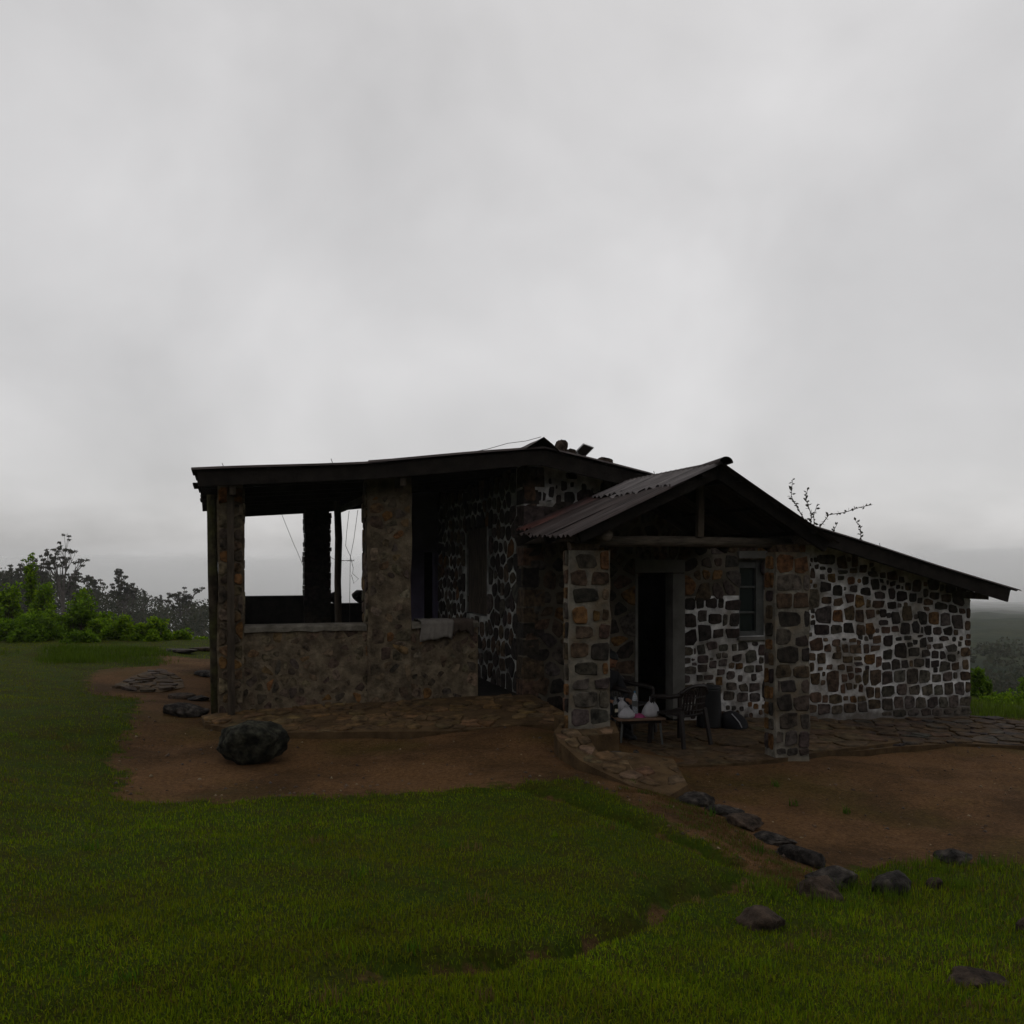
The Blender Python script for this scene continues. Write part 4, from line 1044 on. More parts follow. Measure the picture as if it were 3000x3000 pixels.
# ------------------------------------------------------------------ loose rocks
def rock(name, loc, size, label, material, rz=0.0, seed=0, rough=0.22, tilt=(0, 0), group=None, sub=3, sink=0.25, flat=0.0, cat='rock', on=None, facets=11, cut=(0.55, 0.86), block=False):
    bm = bmesh.new()
    bmesh.ops.create_icosphere(bm, subdivisions=max(4, sub), radius=1.0)
    off = Vector((seed * 3.7, seed * 1.3, seed * 2.1))
    rg = random.Random(int(seed * 100))
    # broken faces: the block is cut by planes at uneven depths
    planes = []
    for k in range(facets):
        d = Vector((rg.gauss(0, 1), rg.gauss(0, 1), rg.gauss(0, 0.8))).normalized()
        planes.append((d, rg.uniform(*cut)))
    if block:
        planes = [(Vector(d).normalized(), rg.uniform(0.52, 0.62)) for d in ((1, .1, 0), (-1, 0, .15), (0, 1, .1), (.1, -1, 0), (0, .12, 1), (.1, 0, -1))]
    for v in bm.verts:
        p = v.co.copy()
        q = p * (1 + rough * 1.2 * noise.fractal(p * 0.8 + off, 0.9, 2.1, 3))
        for d, t0 in planes:
            t = q.dot(d)
            if t > t0: q -= d * (t - t0) * 0.9
        q += p * (0.075 * noise.fractal(p * 3.2 + off, 0.75, 2.2, 5))
        if flat and q.z > flat: q.z = flat + (q.z - flat) * 0.25
        v.co = Vector((q.x * size[0] / 1.62, q.y * size[1] / 1.62, q.z * size[2] / 1.62))
    zmin = min(v.co.z for v in bm.verts)
    for v in bm.verts: v.co.z -= zmin
    me = bpy.data.meshes.new(name); bm.to_mesh(me); bm.free()
    me.polygons.foreach_set('use_smooth', [True] * len(me.polygons))
    me.materials.append(material)
    o = bpy.data.objects.new(name, me); C.objects.link(o)
    zz = gz1(loc[0], loc[1]) if on is None else on
    o.location = (loc[0], loc[1], zz - sink * size[2])
    o.rotation_euler = (tilt[0], tilt[1], rz)
    return tag(o, label, cat, group)

rock('boulder', (0.29, 9.92), (0.62, 0.50, 0.37), 'big dark lichened boulder on the bare earth before the veranda', M['lichen_rock'], rz=0.15, seed=3.1, rough=0.15, sink=0.08, sub=4, facets=8, cut=(0.68, 0.92))
rock('rock', (-0.45, 12.3), (0.52, 0.34, 0.2), 'long low grey rock beside the mossy corner post', M['rock'], rz=-0.35, seed=5.2, sink=0.2)
G1 = 'rocks edging the lower yard'
rock('rock', (4.10, 7.52), (0.35, 0.26, 0.16), 'flat dark rock at the lower tip of the pale kerb stones', M['rock'], rz=-0.6, seed=1.1, group=G1, sink=0.5)
rock('rock', (4.22, 7.15), (0.32, 0.21, 0.14), 'low rounded rock second below the pale kerb stones', M['rock'], rz=-0.9, seed=2.4, group=G1, sink=0.5)
rock('rock', (4.22, 6.86), (0.30, 0.23, 0.14), 'rough grey rock third below the pale kerb, by the dry grass', M['brown_rock'], rz=-0.8, seed=3.3, group=G1, sink=0.5)
rock('rock', (4.27, 6.50), (0.33, 0.18, 0.10), 'thin dark sunken rock upslope of the long slab rock', M['rock'], rz=-0.8, seed=4.7, group=G1, sink=0.45)
rock('rock', (4.26, 6.06), (0.19, 0.47, 0.19), 'long smooth dark slab rock sloping down to the yard corner', M['rock'], rz=0.35, seed=6.2, group=G1, sink=0.46, rough=0.12)
rock('rock', (4.06, 5.48), (0.36, 0.25, 0.16), 'dark overhanging rock with gravel on top at the yard corner', M['rock'], rz=-0.2, seed=7.4, group=G1, sink=0.46)
rock('rock', (3.72, 5.16), (0.32, 0.26, 0.18), 'brown black rock half buried in the tall grass', M['brown_rock'], rz=0.3, seed=8.1, group=G1, sink=0.45)
rock('rock', (4.38, 5.28), (0.26, 0.23, 0.18), 'rounded grey rock standing in grass near the yard corner', M['rock'], rz=0.5, seed=9.6, group=G1, sink=0.46, rough=0.12)
rock('rock', (4.80, 5.30), (0.11, 0.10, 0.10), 'small red brown stone alone in the grass', M['brown_rock'], rz=0.2, seed=10.3, group=G1, sink=0.46)
rock('rock', (5.55, 5.95), (0.23, 0.18, 0.13), 'angular dark rock at the grass edge of the lower yard', M['rock'], rz=-0.3, seed=11.8, group=G1, sink=0.15, rough=0.28)
rock('rock', (2.90, 4.50), (0.26, 0.2, 0.14), 'brown rock top showing through the lawn', M['brown_rock'], rz=0.2, seed=12.2, sink=0.45)
rock('rock', (3.27, 3.35), (0.24, 0.2, 0.14), 'mossy brown stone lying low in the grass', M['brown_rock'], rz=0.4, seed=13.5, sink=0.5)
rock('rock', (4.45, 4.20), (0.16, 0.10, 0.07), 'pale flat stone at the edge of the lawn', M['brown_rock'], rz=0.1, seed=14.9, sink=0.3)
rock('rock', (4.36, 9.28), (0.10, 0.16, 0.28), 'upright dark stone at the edge of the porch floor', M['rock'], rz=0.2, seed=15.1, sink=0.1, on=-0.16)
rock('rock', (4.42, 8.86), (0.36, 0.30, 0.16), 'pale domed stone in the nook between kerb and porch floor', M['brown_rock'], rz=-0.3, seed=16.4, sink=0.2, on=-0.06)
rock('rock', (3.95, 8.98), (0.42, 0.26, 0.24), 'dark stone face under the kerb beside the porch pillar', M['rock'], rz=0.1, seed=17.3, sink=0.1, on=-0.06)
G2 = 'loose slabs on the path left of the veranda'
fl = [
      (-0.58, 14.3, .34, .42, 'loose pale slab lying before the paved patch on the path'), (-0.30, 14.0, .28, .26, 'small pale slab nearest the mossy post'),
      (-0.8, 20.6, .75, .3, 'long flat stone on the far edge of the path'), (-0.3, 21.0, .8, .3, 'flat stone on the far path edge, behind the corner post'),
      (-0.25, 17.0, .42, .4, 'dark flat stone stacked close to the veranda corner')]
for i, (x, y, a, b, lab) in enumerate(fl):
    rock('flat_stone', (x, y), (a, b, 0.10), lab, M['rock'] if i % 3 else M['brown_rock'], rz=RND.uniform(-1, 1), seed=20 + i * 1.7, rough=0.14, sink=0.15, flat=0.45, group=G2, sub=3, cat='stone')

# ------------------------------------------------------------------ things on the roof
G3 = 'stones weighing down the roof'
def roof_block(x, y, size, label, seed, rz):
    rock('roof_stone', (x, y), size, label, M['brown_rock'], rz=rz, seed=seed, rough=0.10, sink=0.05, group=G3, cat='stone', on=zr(x) - 0.01, tilt=(0, 0.19), block=True)
roof_block(4.33, 11.62, (0.17, 0.2, 0.24), 'upright stone on the roof just right of the ridge', 31.0, 0.2)
roof_block(4.49, 11.66, (0.15, 0.18, 0.15), 'smaller stone on the roof leaning against the upright one', 32.4, 0.1)
roof_block(4.97, 11.62, (0.24, 0.2, 0.13), 'low block of stone on the roof right of the solar panel', 33.7, 0.0)

sp = tag(empty('solar_panel', (4.72, 11.7, zr(4.72))), 'small solar panel on two thin legs standing on the roof', 'solar panel')
def child(mb, name, m_, par, smooth=False): return mb.build(name, m_, par, smooth)
tilt = Euler((R(-38), R(8), R(28))).to_matrix()
pc = Vector((0.0, 0.0, 0.15))
def plate(w, d, h, mt, name, off=0.0):
    mb = MB()
    vs = [tilt @ Vector((x * w / 2, y * d / 2, z * h / 2 + off)) + pc for x in (-1, 1) for y in (-1, 1) for z in (-1, 1)]
    mb.add(vs, [(0, 1, 3, 2), (4, 6, 7, 5), (0, 4, 5, 1), (2, 3, 7, 6), (0, 2, 6, 4), (1, 5, 7, 3)])
    return mb.build(name, mt, sp)
plate(0.20, 0.17, 0.010, M['panel_glass'], 'panel')
for (sx, sy, w, d) in ((0, 0.09, 0.215, 0.012), (0, -0.09, 0.215, 0.012), (0.104, 0, 0.012, 0.17), (-0.104, 0, 0.012, 0.17)):
    mb = MB()
    vs = [tilt @ Vector((sx + x * w / 2, sy + y * d / 2, z * 0.009)) + pc for x in (-1, 1) for y in (-1, 1) for z in (-1, 1)]
    mb.add(vs, [(0, 1, 3, 2), (4, 6, 7, 5), (0, 4, 5, 1), (2, 3, 7, 6), (0, 2, 6, 4), (1, 5, 7, 3)])
    mb.build('frame', M['alu'], sp)
for x in (-0.085, 0.075):
    top = tilt @ Vector((x, 0.07 if x > 0 else 0.05, 0)) + pc
    mb = MB(); mb.tube([(top.x, top.y, top.z), (top.x + 0.003, top.y, -0.02 - 0.2 * top.x)], 0.005, 6); mb.build('leg', M['alu'], sp)
mb = MB(); mb.tube([(3.05, 11.5, zr(3.05) + 0.02), (3.3, 11.52, zr(3.3) + 0.05), (3.6, 11.6, 3.78), (3.85, 11.6, 3.82), (4.03, 11.5, 3.87)], 0.004, 5)
tag(mb.build('wire', M['wire']), 'thin loose wire running up to the ridge cap', 'wire')

# wires hanging in the veranda
def wire(pts, label, r=0.0045):
    mb = MB(); mb.tube(pts, r, 5); return tag(mb.build('hanging_wire', M['wire']), label, 'wire', 'wires hanging in the veranda opening')
wire([(1.08, 18.0, 3.16), (1.2, 18.0, 2.85), (1.32, 18.0, 2.55), (1.38, 18.0, 2.42), (1.50, 18.0, 2.12)], 'twisted wire running down to the dark rear pillar')
wire([(2.1, 16, 3.1), (2.06, 16, 2.75), (2.04, 16, 2.5), (2.12, 16, 2.32), (2.17, 16, 2.12), (2.16, 16, 2.02), (2.26, 16, 1.93), (2.18, 16, 1.85), (2.14, 16, 2.0)], 'looped wire dangling right of the wooden pole')
wire([(2.25, 16, 3.12), (2.18, 16, 2.6), (2.12, 16, 2.3), (2.11, 16, 1.6), (2.11, 16, 0.9)], 'long straight wire hanging right of the wooden pole')
wire([(1.98, 17.9, 2.32), (2.1, 17.9, 2.26), (2.42, 17.9, 2.24), (2.45, 17.9, 2.26), (2.1, 17.9, 2.24)], 'short wire strung sideways between rear pillar and pole')
G4 = 'round pots on the rear parapet'
for i, (x, s, lab) in enumerate(((2.14, 0.24, 'dark round lump on the rear parapet behind the wooden pole'), (2.62, 0.27, 'dark rounded lump on the rear parapet beside the broad pillar'))):
    rock('rounded_stone', (x, 18.32), (s, s * 0.8, s * 0.85), lab, M['rock'], seed=41 + i, rough=0.1, on=1.41, sink=0.06, group=G4, cat='stone')

# ------------------------------------------------------------------ cloths on the low wall
def cloth(name, x0, x1, front, back, label, material, seed, hem=0.02):
    nx, ns = 22, 22
    vs, fs = [], []
    L = front + 0.40 + back
    for j in range(ns + 1):
        s = L * j / ns
        for i in range(nx + 1):
            u = i / nx
            x = x0 + (x1 - x0) * u
            w = 0.012 * math.sin(u * 17 + seed) + 0.008 * math.sin(u * 31 + 2 * seed)
            f_len = front + hem * math.sin(u * 5 + seed) + hem * 0.6 * math.sin(u * 13 + seed)
            if s < front:
                z = 1.437 - (front - s) / front * f_len; y = FY - 0.052 - abs(w) * (1.2 - s / front) * 1.2 - 0.004
                x += 0.012 * math.sin(z * 14 + seed)
            elif s < front + 0.40:
                z = 1.437 + 0.006 * math.sin(u * 23 + s * 30 + seed) + 0.008; y = FY - 0.05 + (s - front)
            else:
                z = 1.437 - (s - front - 0.40); y = FY + 0.385
            vs.append((x, y, z))
    w_ = nx + 1
    for j in range(ns):
        for i in range(nx):
            fs.append((j * w_ + i, j * w_ + i + 1, (j + 1) * w_ + i + 1, (j + 1) * w_ + i))
    mb = MB(); mb.add(vs, fs)
    o = mb.build(name, material, smooth=True)
    md = o.modifiers.new('thickness', 'SOLIDIFY'); md.thickness = 0.006
    return tag(o, label, 'cloth')
cloth('cloth', 2.50, 2.945, 0.245, 0.1, 'light grey cloth hung over the low veranda wall', M['cloth_grey'], 1.0)
cloth('cloth', 2.95, 3.22, 0.17, 0.1, 'dark brown cloth hung over the end of the low wall', M['cloth_brown'], 2.6, 0.04)

# ------------------------------------------------------------------ porch furniture
FZ = -0.035
tb = tag(empty('table', (4.95, 10.5, FZ), R(-8)), 'small low wooden table with shopping bags on the porch', 'table')
mb = MB(); mb.box((0, 0, 0.315), (0.60, 0.42, 0.022)); mb.build('table_top', M['tabletop'] if 'tabletop' in M else M['log'], tb)
mb = MB(); mb.box((0, -0.17, 0.285), (0.5, 0.02, 0.04)); mb.build('apron', M['dark_wood'], tb)
mb = MB(); mb.box((0, 0.17, 0.285), (0.5, 0.02, 0.04)); mb.build('apron', M['dark_wood'], tb)
for sx in (-1, 1):
    for sy in (-1, 1):
        mb = MB(); mb.tube([(sx * 0.24, sy * 0.16, 0.30), (sx * 0.265, sy * 0.18, 0.0)], [0.016, 0.012], 8); mb.build('leg', M['frame'], tb)
TZ = FZ + 0.327

def bag(loc, w, d, h, label, seed):
    nz, na = 16, 26
    vs, fs = [], []
    prof = [(0, 0.80), (0.05, 0.95), (0.2, 1.0), (0.4, 0.9), (0.58, 0.68), (0.72, 0.42), (0.8, 0.24), (0.85, 0.16), (0.91, 0.24), (1.0, 0.34)]
    for i in range(nz + 1):
        t = i / nz
        r = np.interp(t, [p[0] for p in prof], [p[1] for p in prof])
        for k in range(na):
            a = 2 * math.pi * k / na
            wr = 1 + (0.05 + 0.16 * t) * math.sin(a * 5 + seed + 2.2 * t) + 0.07 * math.sin(a * 11 + 2 * seed) * t + 0.06 * math.sin(a * 2 + seed)
            vs.append((w / 2 * r * wr * math.cos(a) + 0.12 * w * t * t * math.sin(seed), d / 2 * r * wr * math.sin(a), h * t * (1 + 0.05 * math.sin(3 * a + seed))))
    for i in range(nz):
        for k in range(na):
            fs.append((i * na + k, i * na + (k + 1) % na, (i + 1) * na + (k + 1) % na, (i + 1) * na + k))
    fs.append(tuple(reversed(range(na)))); fs.append(tuple(nz * na + k for k in range(na)))
    mb = MB(); mb.add(vs, fs)
    o = mb.build('plastic_bag', M['white_bag'], smooth=True); o.location = loc
    return tag(o, label, 'bag', 'bags on the low table')
bag((5.09, 10.42, TZ), 0.205, 0.18, 0.235, 'large white plastic bag at the right end of the low table', 1.3)
bag((4.76, 10.42, TZ), 0.2, 0.18, 0.15, 'small white knotted plastic bag at the front left of the low table', 2.9)
bag((4.80, 10.60, TZ), 0.2, 0.18, 0.22, 'bluish white plastic bag behind the small knotted bag', 4.4)
bt = tag(empty('bottle', (4.94, 10.55, TZ)), 'clear plastic water bottle with blue cap on the low table', 'bottle')
mb = MB(); mb.lathe([(0.034, 0), (0.036, 0.01), (0.036, 0.08), (0.033, 0.1), (0.036, 0.12), (0.036, 0.2), (0.028, 0.24), (0.013, 0.275), (0.012, 0.29)]); mb.build('body', M['clear'], bt, True)
mb = MB(); mb.lathe([(0.0135, 0.288), (0.0135, 0.305), (0.012, 0.307)]); mb.build('cap', M['blue_cap'], bt)
mb = MB(); mb.lathe([(0.0368, 0.12), (0.0368, 0.185)]); mb.build('label_band', M['frame'], bt)
bt = tag(empty('bottle', (4.66, 10.52, TZ)), 'dark glass bottle with a pale label beside the porch pillar', 'bottle')
mb = MB(); mb.lathe([(0.036, 0), (0.037, 0.01), (0.037, 0.15), (0.03, 0.18), (0.014, 0.21), (0.013, 0.27)]); mb.build('body', M['dark_glass'], bt, True)
mb = MB(); mb.box((0.0, -0.037, 0.085), (0.04, 0.006, 0.04)); mb.build('paper_label', M['label'], bt)
nv, nu = 10, 16
vs, fs = [], []
for j in range(nv + 1):
    for i in range(nu + 1):
        u, v = i / nu, j / nv
        hgt = 0.035 * math.sin(math.pi * u) * math.sin(math.pi * v) * (1 + 0.5 * math.sin(u * 15) * math.cos(v * 9)) + 0.003
        vs.append((4.84 + 0.2 * u + 0.01 * math.sin(v * 12), 10.36 + 0.16 * v + 0.01 * math.sin(u * 9), TZ + hgt))
for j in range(nv):
    for i in range(nu):
        fs.append((j * (nu + 1) + i, j * (nu + 1) + i + 1, (j + 1) * (nu + 1) + i + 1, (j + 1) * (nu + 1) + i))
mb = MB(); mb.add(vs, fs); o = mb.build('crumpled_cloth', M['pink'], smooth=True)
tag(o, 'crumpled pink wrapper lying between the bags on the table', 'wrapper')

def plastic_chair(loc, rz, label):
    ch = tag(empty('plastic_chair', loc, rz), label, 'chair', 'plastic chairs on the porch')
    mb = MB(); vs, fs = [], []
    n = 8
    for j in range(n + 1):
        for i in range(n + 1):
            x = (i / n - 0.5) * 0.44; y = (j / n - 0.5) * 0.42
            vs.append((x, y, 0.40 - 0.02 * math.cos(x * 6) * math.cos(y * 5) + (0.0 if j < n else -0.015)))
    for j in range(n):
        for i in range(n):
            fs.append((j * (n + 1) + i, j * (n + 1) + i + 1, (j + 1) * (n + 1) + i + 1, (j + 1) * (n + 1) + i))
    mb.add(vs, fs); o = mb.build('seat', M['plastic'], ch, True); md = o.modifiers.new('t', 'SOLIDIFY'); md.thickness = 0.018
    def arc(a, z):      # curve of the back, a in -1..1
        return (0.23 * math.sin(a * 1.15), 0.16 + 0.09 * math.cos(a * 1.15), z)
    for k in range(9):
        a = -0.8 + 1.6 * k / 8
        b0 = Vector(arc(a, 0.40)); b1 = Vector(arc(a, 0.71)) + Vector((0, 0.05, 0))
        mb = MB(); mb.bar(b0, b1, 0.03, 0.010); mb.build('back_slat', M['plastic'], ch)
    for zz in (0.44, 0.52, 0.60):
        mb = MB(); mb.tube([Vector(arc(-0.95 + 1.9 * k / 10, zz)) + Vector((0, 0.05 * (zz - 0.4) / 0.31, 0)) for k in range(11)], 0.009, 6); mb.build('back_rail', M['plastic'], ch, True)
    mb = MB(); mb.tube([Vector(arc(-1.15 + 2.3 * k / 14, 0.74 - 0.10 * (abs(-1 + k / 7) ** 2.5))) + Vector((0, 0.045, 0)) for k in range(15)], 0.026, 8); mb.build('top_rail', M['plastic'], ch, True)
    for s in (-1, 1):
        mb = MB(); mb.tube([(s * 0.21, 0.24, 0.64), (s * 0.262, 0.1, 0.61), (s * 0.275, -0.08, 0.60), (s * 0.265, -0.2, 0.585), (s * 0.25, -0.225, 0.55)], [0.026, 0.03, 0.03, 0.028, 0.024], 8); mb.build('armrest', M['plastic'], ch, True)
        mb = MB(); mb.bar((s * 0.25, -0.22, 0.58), (s * 0.272, -0.25, 0.0), 0.05, 0.03); mb.build('leg', M['plastic'], ch)
        mb = MB(); mb.bar((s * 0.21, 0.22, 0.45), (s * 0.245, 0.29, 0.0), 0.05, 0.03); mb.build('leg', M['plastic'], ch)
    return ch
plastic_chair((5.42, 10.28, FZ), R(200), 'dark plastic armchair facing away beside the low table')
plastic_chair((5.12, 11.15, FZ), R(30), 'dark plastic armchair in the shadow of the open doorway')

wc = tag(empty('wooden_chair', (5.12, 11.55, FZ), R(10)), 'plain wooden chair against the wall left of the doorway', 'chair')
for s in (-1, 1):
    mb = MB(); mb.bar((s * 0.18, 0.18, 0.0), (s * 0.18, 0.22, 0.76), 0.045, 0.04); mb.build('leg', M['wood'], wc)
    mb = MB(); mb.bar((s * 0.18, -0.18, 0.0), (s * 0.18, -0.18, 0.40), 0.04, 0.04); mb.build('leg', M['wood'], wc)
mb = MB(); mb.box((0, 0, 0.41), (0.42, 0.42, 0.03)); mb.build('seat', M['wood'], wc)
for zz, h in ((0.70, 0.10), (0.54, 0.05)):
    mb = MB(); mb.box((0, 0.205, zz), (0.33, 0.02, h)); mb.build('back_rail', M['wood'], wc)

# black tub and bag by the wall
bn = tag(empty('black_tub', (6.47, 11.4, FZ - 0.03)), 'tall black tapered plastic tub standing against the stone wall', 'tub')
mb = MB(); mb.lathe([(0.178, 0), (0.176, 0.02), (0.155, 0.50), (0.158, 0.53)], n=24); mb.build('body', M['black'], bn, True)
mb = MB(); mb.lathe([(0.162, 0.525), (0.165, 0.535), (0.163, 0.552), (0.150, 0.56)], n=24); mb.build('rim', M['black'], bn, True)
bgp = tag(empty('black_bag', (6.80, 11.28, FZ - 0.05), R(-15)), 'slumped black bag with a pale strap beside the black tub', 'bag')
mb = MB(); vs, fs = [], []
nz, na = 12, 22
for i in range(nz + 1):
    t = i / nz
    for k in range(na):
        a = 2 * math.pi * k / na
        r = math.sqrt(max(0.0, 1 - t ** 2.4)) * (1 + 0.08 * math.sin(a * 3 + 4 * t) + 0.05 * math.sin(a * 7))
        vs.append((0.19 * r * math.cos(a) - 0.06 * t, 0.15 * r * math.sin(a), 0.24 * t))
for i in range(nz):
    for k in range(na):
        fs.append((i * na + k, i * na + (k + 1) % na, (i + 1) * na + (k + 1) % na, (i + 1) * na + k))
fs.append(tuple(reversed(range(na))))
mb.add(vs, fs); mb.build('body', M['fabric'], bgp, True)
mb = MB(); mb.tube([(-0.07, -0.10, 0.21), (-0.02, -0.135, 0.15), (0.02, -0.155, 0.10), (0.05, -0.175, 0.03)], 0.008, 6); mb.build('strap', M['strap'], bgp, True)

# ------------------------------------------------------------------ the seated person
def skin_mesh(name, verts, edges, radii, material, parent, root=0, sub=2):
    me = bpy.data.meshes.new(name)
    me.from_pydata([Vector(v) for v in verts], edges, [])
    o = bpy.data.objects.new(name, me); C.objects.link(o)
    if parent is not None: o.parent = parent
    sk = o.modifiers.new('skin', 'SKIN'); sk.use_smooth_shade = True
    for i, r in enumerate(radii):
        sv = me.skin_vertices[0].data[i]
        sv.radius = r if isinstance(r, tuple) else (r, r)
        sv.use_root = (i == root)
    sb = o.modifiers.new('sub', 'SUBSURF'); sb.levels = sub; sb.render_levels = sub
    me.materials.append(material)
    return o
person = tag(empty('person', (4.72, 11.12, FZ), R(14)), 'person in dark clothes sitting bent forward behind the left porch pillar', 'person')
# a low stool carries the figure
st = tag(empty('stool', (4.72, 11.2, FZ), R(14)), 'low dark wooden stool under the seated person', 'stool')
mb = MB(); mb.box((0, 0, 0.27), (0.36, 0.32, 0.035)); mb.build('seat', M['dark_wood'], st)
for sx in (-1, 1):
    for sy in (-1, 1):
        mb = MB(); mb.bar((sx * 0.13, sy * 0.12, 0.255), (sx * 0.15, sy * 0.14, 0.0), 0.03, 0.03); mb.build('leg', M['dark_wood'], st)
# local: faces -Y; pelvis above the stool
V = [(0, 0.05, 0.38), (0, 0.02, 0.50), (0, -0.04, 0.65), (0, -0.10, 0.78), (0, -0.135, 0.85), (0, -0.16, 0.89),
     (0.17, -0.09, 0.77), (0.26, -0.17, 0.56), (0.16, -0.34, 0.50), (-0.17, -0.09, 0.77), (-0.26, -0.17, 0.56), (-0.14, -0.34, 0.50),
     (0.10, 0.02, 0.37), (0.15, -0.38, 0.43), (0.14, -0.34, 0.09), (0.15, -0.44, 0.045),
     (-0.10, 0.02, 0.37), (-0.15, -0.38, 0.43), (-0.14, -0.34, 0.09), (-0.15, -0.44, 0.045)]
E_ = [(0, 1), (1, 2), (2, 3), (3, 4), (4, 5), (3, 6), (6, 7), (7, 8), (3, 9), (9, 10), (10, 11), (0, 12), (12, 13), (13, 14), (14, 15), (0, 16), (16, 17), (17, 18), (18, 19)]
Rr = [(0.15, 0.12), (0.14, 0.11), (0.16, 0.115), (0.13, 0.10), (0.058, 0.058), (0.052, 0.052), 0.07, 0.05, 0.034, 0.07, 0.05, 0.034,
      0.09, 0.068, 0.045, 0.04, 0.09, 0.068, 0.045, 0.04]
body = skin_mesh('body', V, E_, Rr, M['shirt'], person)
# head: bent down and turned to the table
def head(parent, c, rot):
    bm = bmesh.new(); bmesh.ops.create_icosphere(bm, subdivisions=4, radius=1.0)
    m3 = Euler(rot).to_matrix()
    def shape(p):
        x, y, z = p.x * 0.075, p.y * 0.095, p.z * 0.115
        if z < -0.02: x *= 1 - 0.35 * min(1, (-0.02 - z) / 0.09); 
        if y < 0 and z < -0.06: y *= 0.92
        f = max(0, -p.y)
        nose = math.exp(-((p.x / 0.16) ** 2)) * math.exp(-(((p.z + 0.16) / 0.22) ** 2)) * f
        y -= 0.022 * nose
        for s in (-1, 1):
            eye = math.exp(-(((p.x - s * 0.36) / 0.17) ** 2)) * math.exp(-(((p.z - 0.03) / 0.12) ** 2)) * f
            y += 0.011 * eye
        mouth = math.exp(-((p.x / 0.3) ** 2)) * math.exp(-(((p.z + 0.5) / 0.05) ** 2)) * f
        y += 0.006 * mouth
        return Vector((x, y, z))
    for v in bm.verts: v.co = m3 @ shape(v.co) + Vector(c)
    me = bpy.data.meshes.new('head'); bm.to_mesh(me); bm.free()
    me.polygons.foreach_set('use_smooth', [True] * len(me.polygons)); me.materials.append(M['skin'])
    h = bpy.data.objects.new('head', me); C.objects.link(h); h.parent = parent
    bm = bmesh.new(); bmesh.ops.create_icosphere(bm, subdivisions=4, radius=1.0)
    kill = [v for v in bm.verts if (v.co.y < -0.35 and v.co.z < 0.42) or v.co.z < -0.62]
    bmesh.ops.delete(bm, geom=kill, context='VERTS')
    for v in bm.verts:
        p = v.co.copy(); q = shape(p) * 1.10 + p * 0.006 * noise.noise(p * 9)
        q.z += 0.006
        v.co = m3 @ q + Vector(c)
    me = bpy.data.meshes.new('hair'); bm.to_mesh(me); bm.free()
    me.polygons.foreach_set('use_smooth', [True] * len(me.polygons)); me.materials.append(M['hair'])
    hr = bpy.data.objects.new('hair', me); C.objects.link(hr); hr.parent = parent
    md = hr.modifiers.new('t', 'SOLIDIFY'); md.thickness = 0.012
    for s in (-1, 1):
        e = MB(); e.lathe([(0.004, -0.010), (0.012, -0.006), (0.016, 0.0), (0.012, 0.006), (0.004, 0.010)], n=10)
        o = e.build('ear', M['skin'], parent, True)
        o.matrix_local = Matrix.Translation(Vector(c) + m3 @ Vector((s * 0.076, 0.005, -0.012))) @ m3.to_4x4() @ Matrix.Rotation(R(90), 4, 'Y') @ Matrix.Scale(1.6, 4, (1, 0, 0))
        e = MB(); e.lathe([(0.002, -0.008), (0.0085, -0.004), (0.0095, 0.0), (0.0085, 0.004), (0.002, 0.008)], n=10)
        o = e.build('eye', M['hair'], parent, True); o.location = Vector(c) + m3 @ Vector((s * 0.028, -0.082, 0.004))
head(person, (0.0, -0.21, 0.985), (R(32), 0, R(8)))
for s in (-1, 1):
    w0 = Vector((s * 0.15, -0.345, 0.50)) if s > 0 else Vector((-0.14, -0.345, 0.50))
    hv = [w0, w0 + Vector((-s * 0.012, -0.045, -0.008)), w0 + Vector((-s * 0.018, -0.085, -0.018))]
    he = [(0, 1), (1, 2)]; hr_ = [(0.026, 0.018), (0.036, 0.016), (0.036, 0.014)]
    for k in range(4):
        ox = (k - 1.5) * 0.019
        ln = (0.058, 0.068, 0.064, 0.05)[k]
        b_ = len(hv)
        hv += [hv[2] + Vector((ox, -0.016, 0.0)), hv[2] + Vector((ox * 1.1, -0.016 - ln * 0.45, -0.012)), hv[2] + Vector((ox * 1.1, -0.016 - ln * 0.75, -0.04))]
        he += [(2, b_), (b_, b_ + 1), (b_ + 1, b_ + 2)]; hr_ += [0.0088, 0.0082, 0.0068]
    b_ = len(hv)
    hv += [hv[1] + Vector((-s * 0.034, -0.012, 0.0)), hv[1] + Vector((-s * 0.052, -0.045, -0.01))]
    he += [(1, b_), (b_, b_ + 1)]; hr_ += [0.011, 0.0085]
    skin_mesh('hand', hv, he, hr_, M['skin'], person, sub=2)
for s in (-1, 1):
    e = MB(); 
    fv, ff = [], []
    for j, (yy, hw, hh) in enumerate(((0.05, 0.032, 0.06), (0.0, 0.038, 0.075), (-0.08, 0.042, 0.06), (-0.15, 0.045, 0.045), (-0.19, 0.03, 0.03))):
        fv += [(-hw, yy, 0), (hw, yy, 0), (hw * 0.85, yy, hh), (-hw * 0.85, yy, hh)]
    for j in range(4):
        for k in range(4):
            ff.append((j * 4 + k, j * 4 + (k + 1) % 4, j * 4 + 4 + (k + 1) % 4, j * 4 + 4 + k))
    ff += [(0, 1, 2, 3), (16, 17, 18, 19)]
    e.add(fv, ff); o = e.build('shoe', M['black'], person, True); o.location = (s * 0.145, -0.34, 0.002)
tr = skin_mesh('trousers', [(0, 0.05, 0.37), (0.10, 0.02, 0.365), (0.15, -0.38, 0.43), (0.14, -0.345, 0.12), (-0.10, 0.02, 0.365), (-0.15, -0.38, 0.43), (-0.14, -0.345, 0.12)],
               [(0, 1), (1, 2), (2, 3), (0, 4), (4, 5), (5, 6)], [(0.165, 0.13), 0.10, 0.078, 0.058, 0.10, 0.078, 0.058], M['jeans'], person)

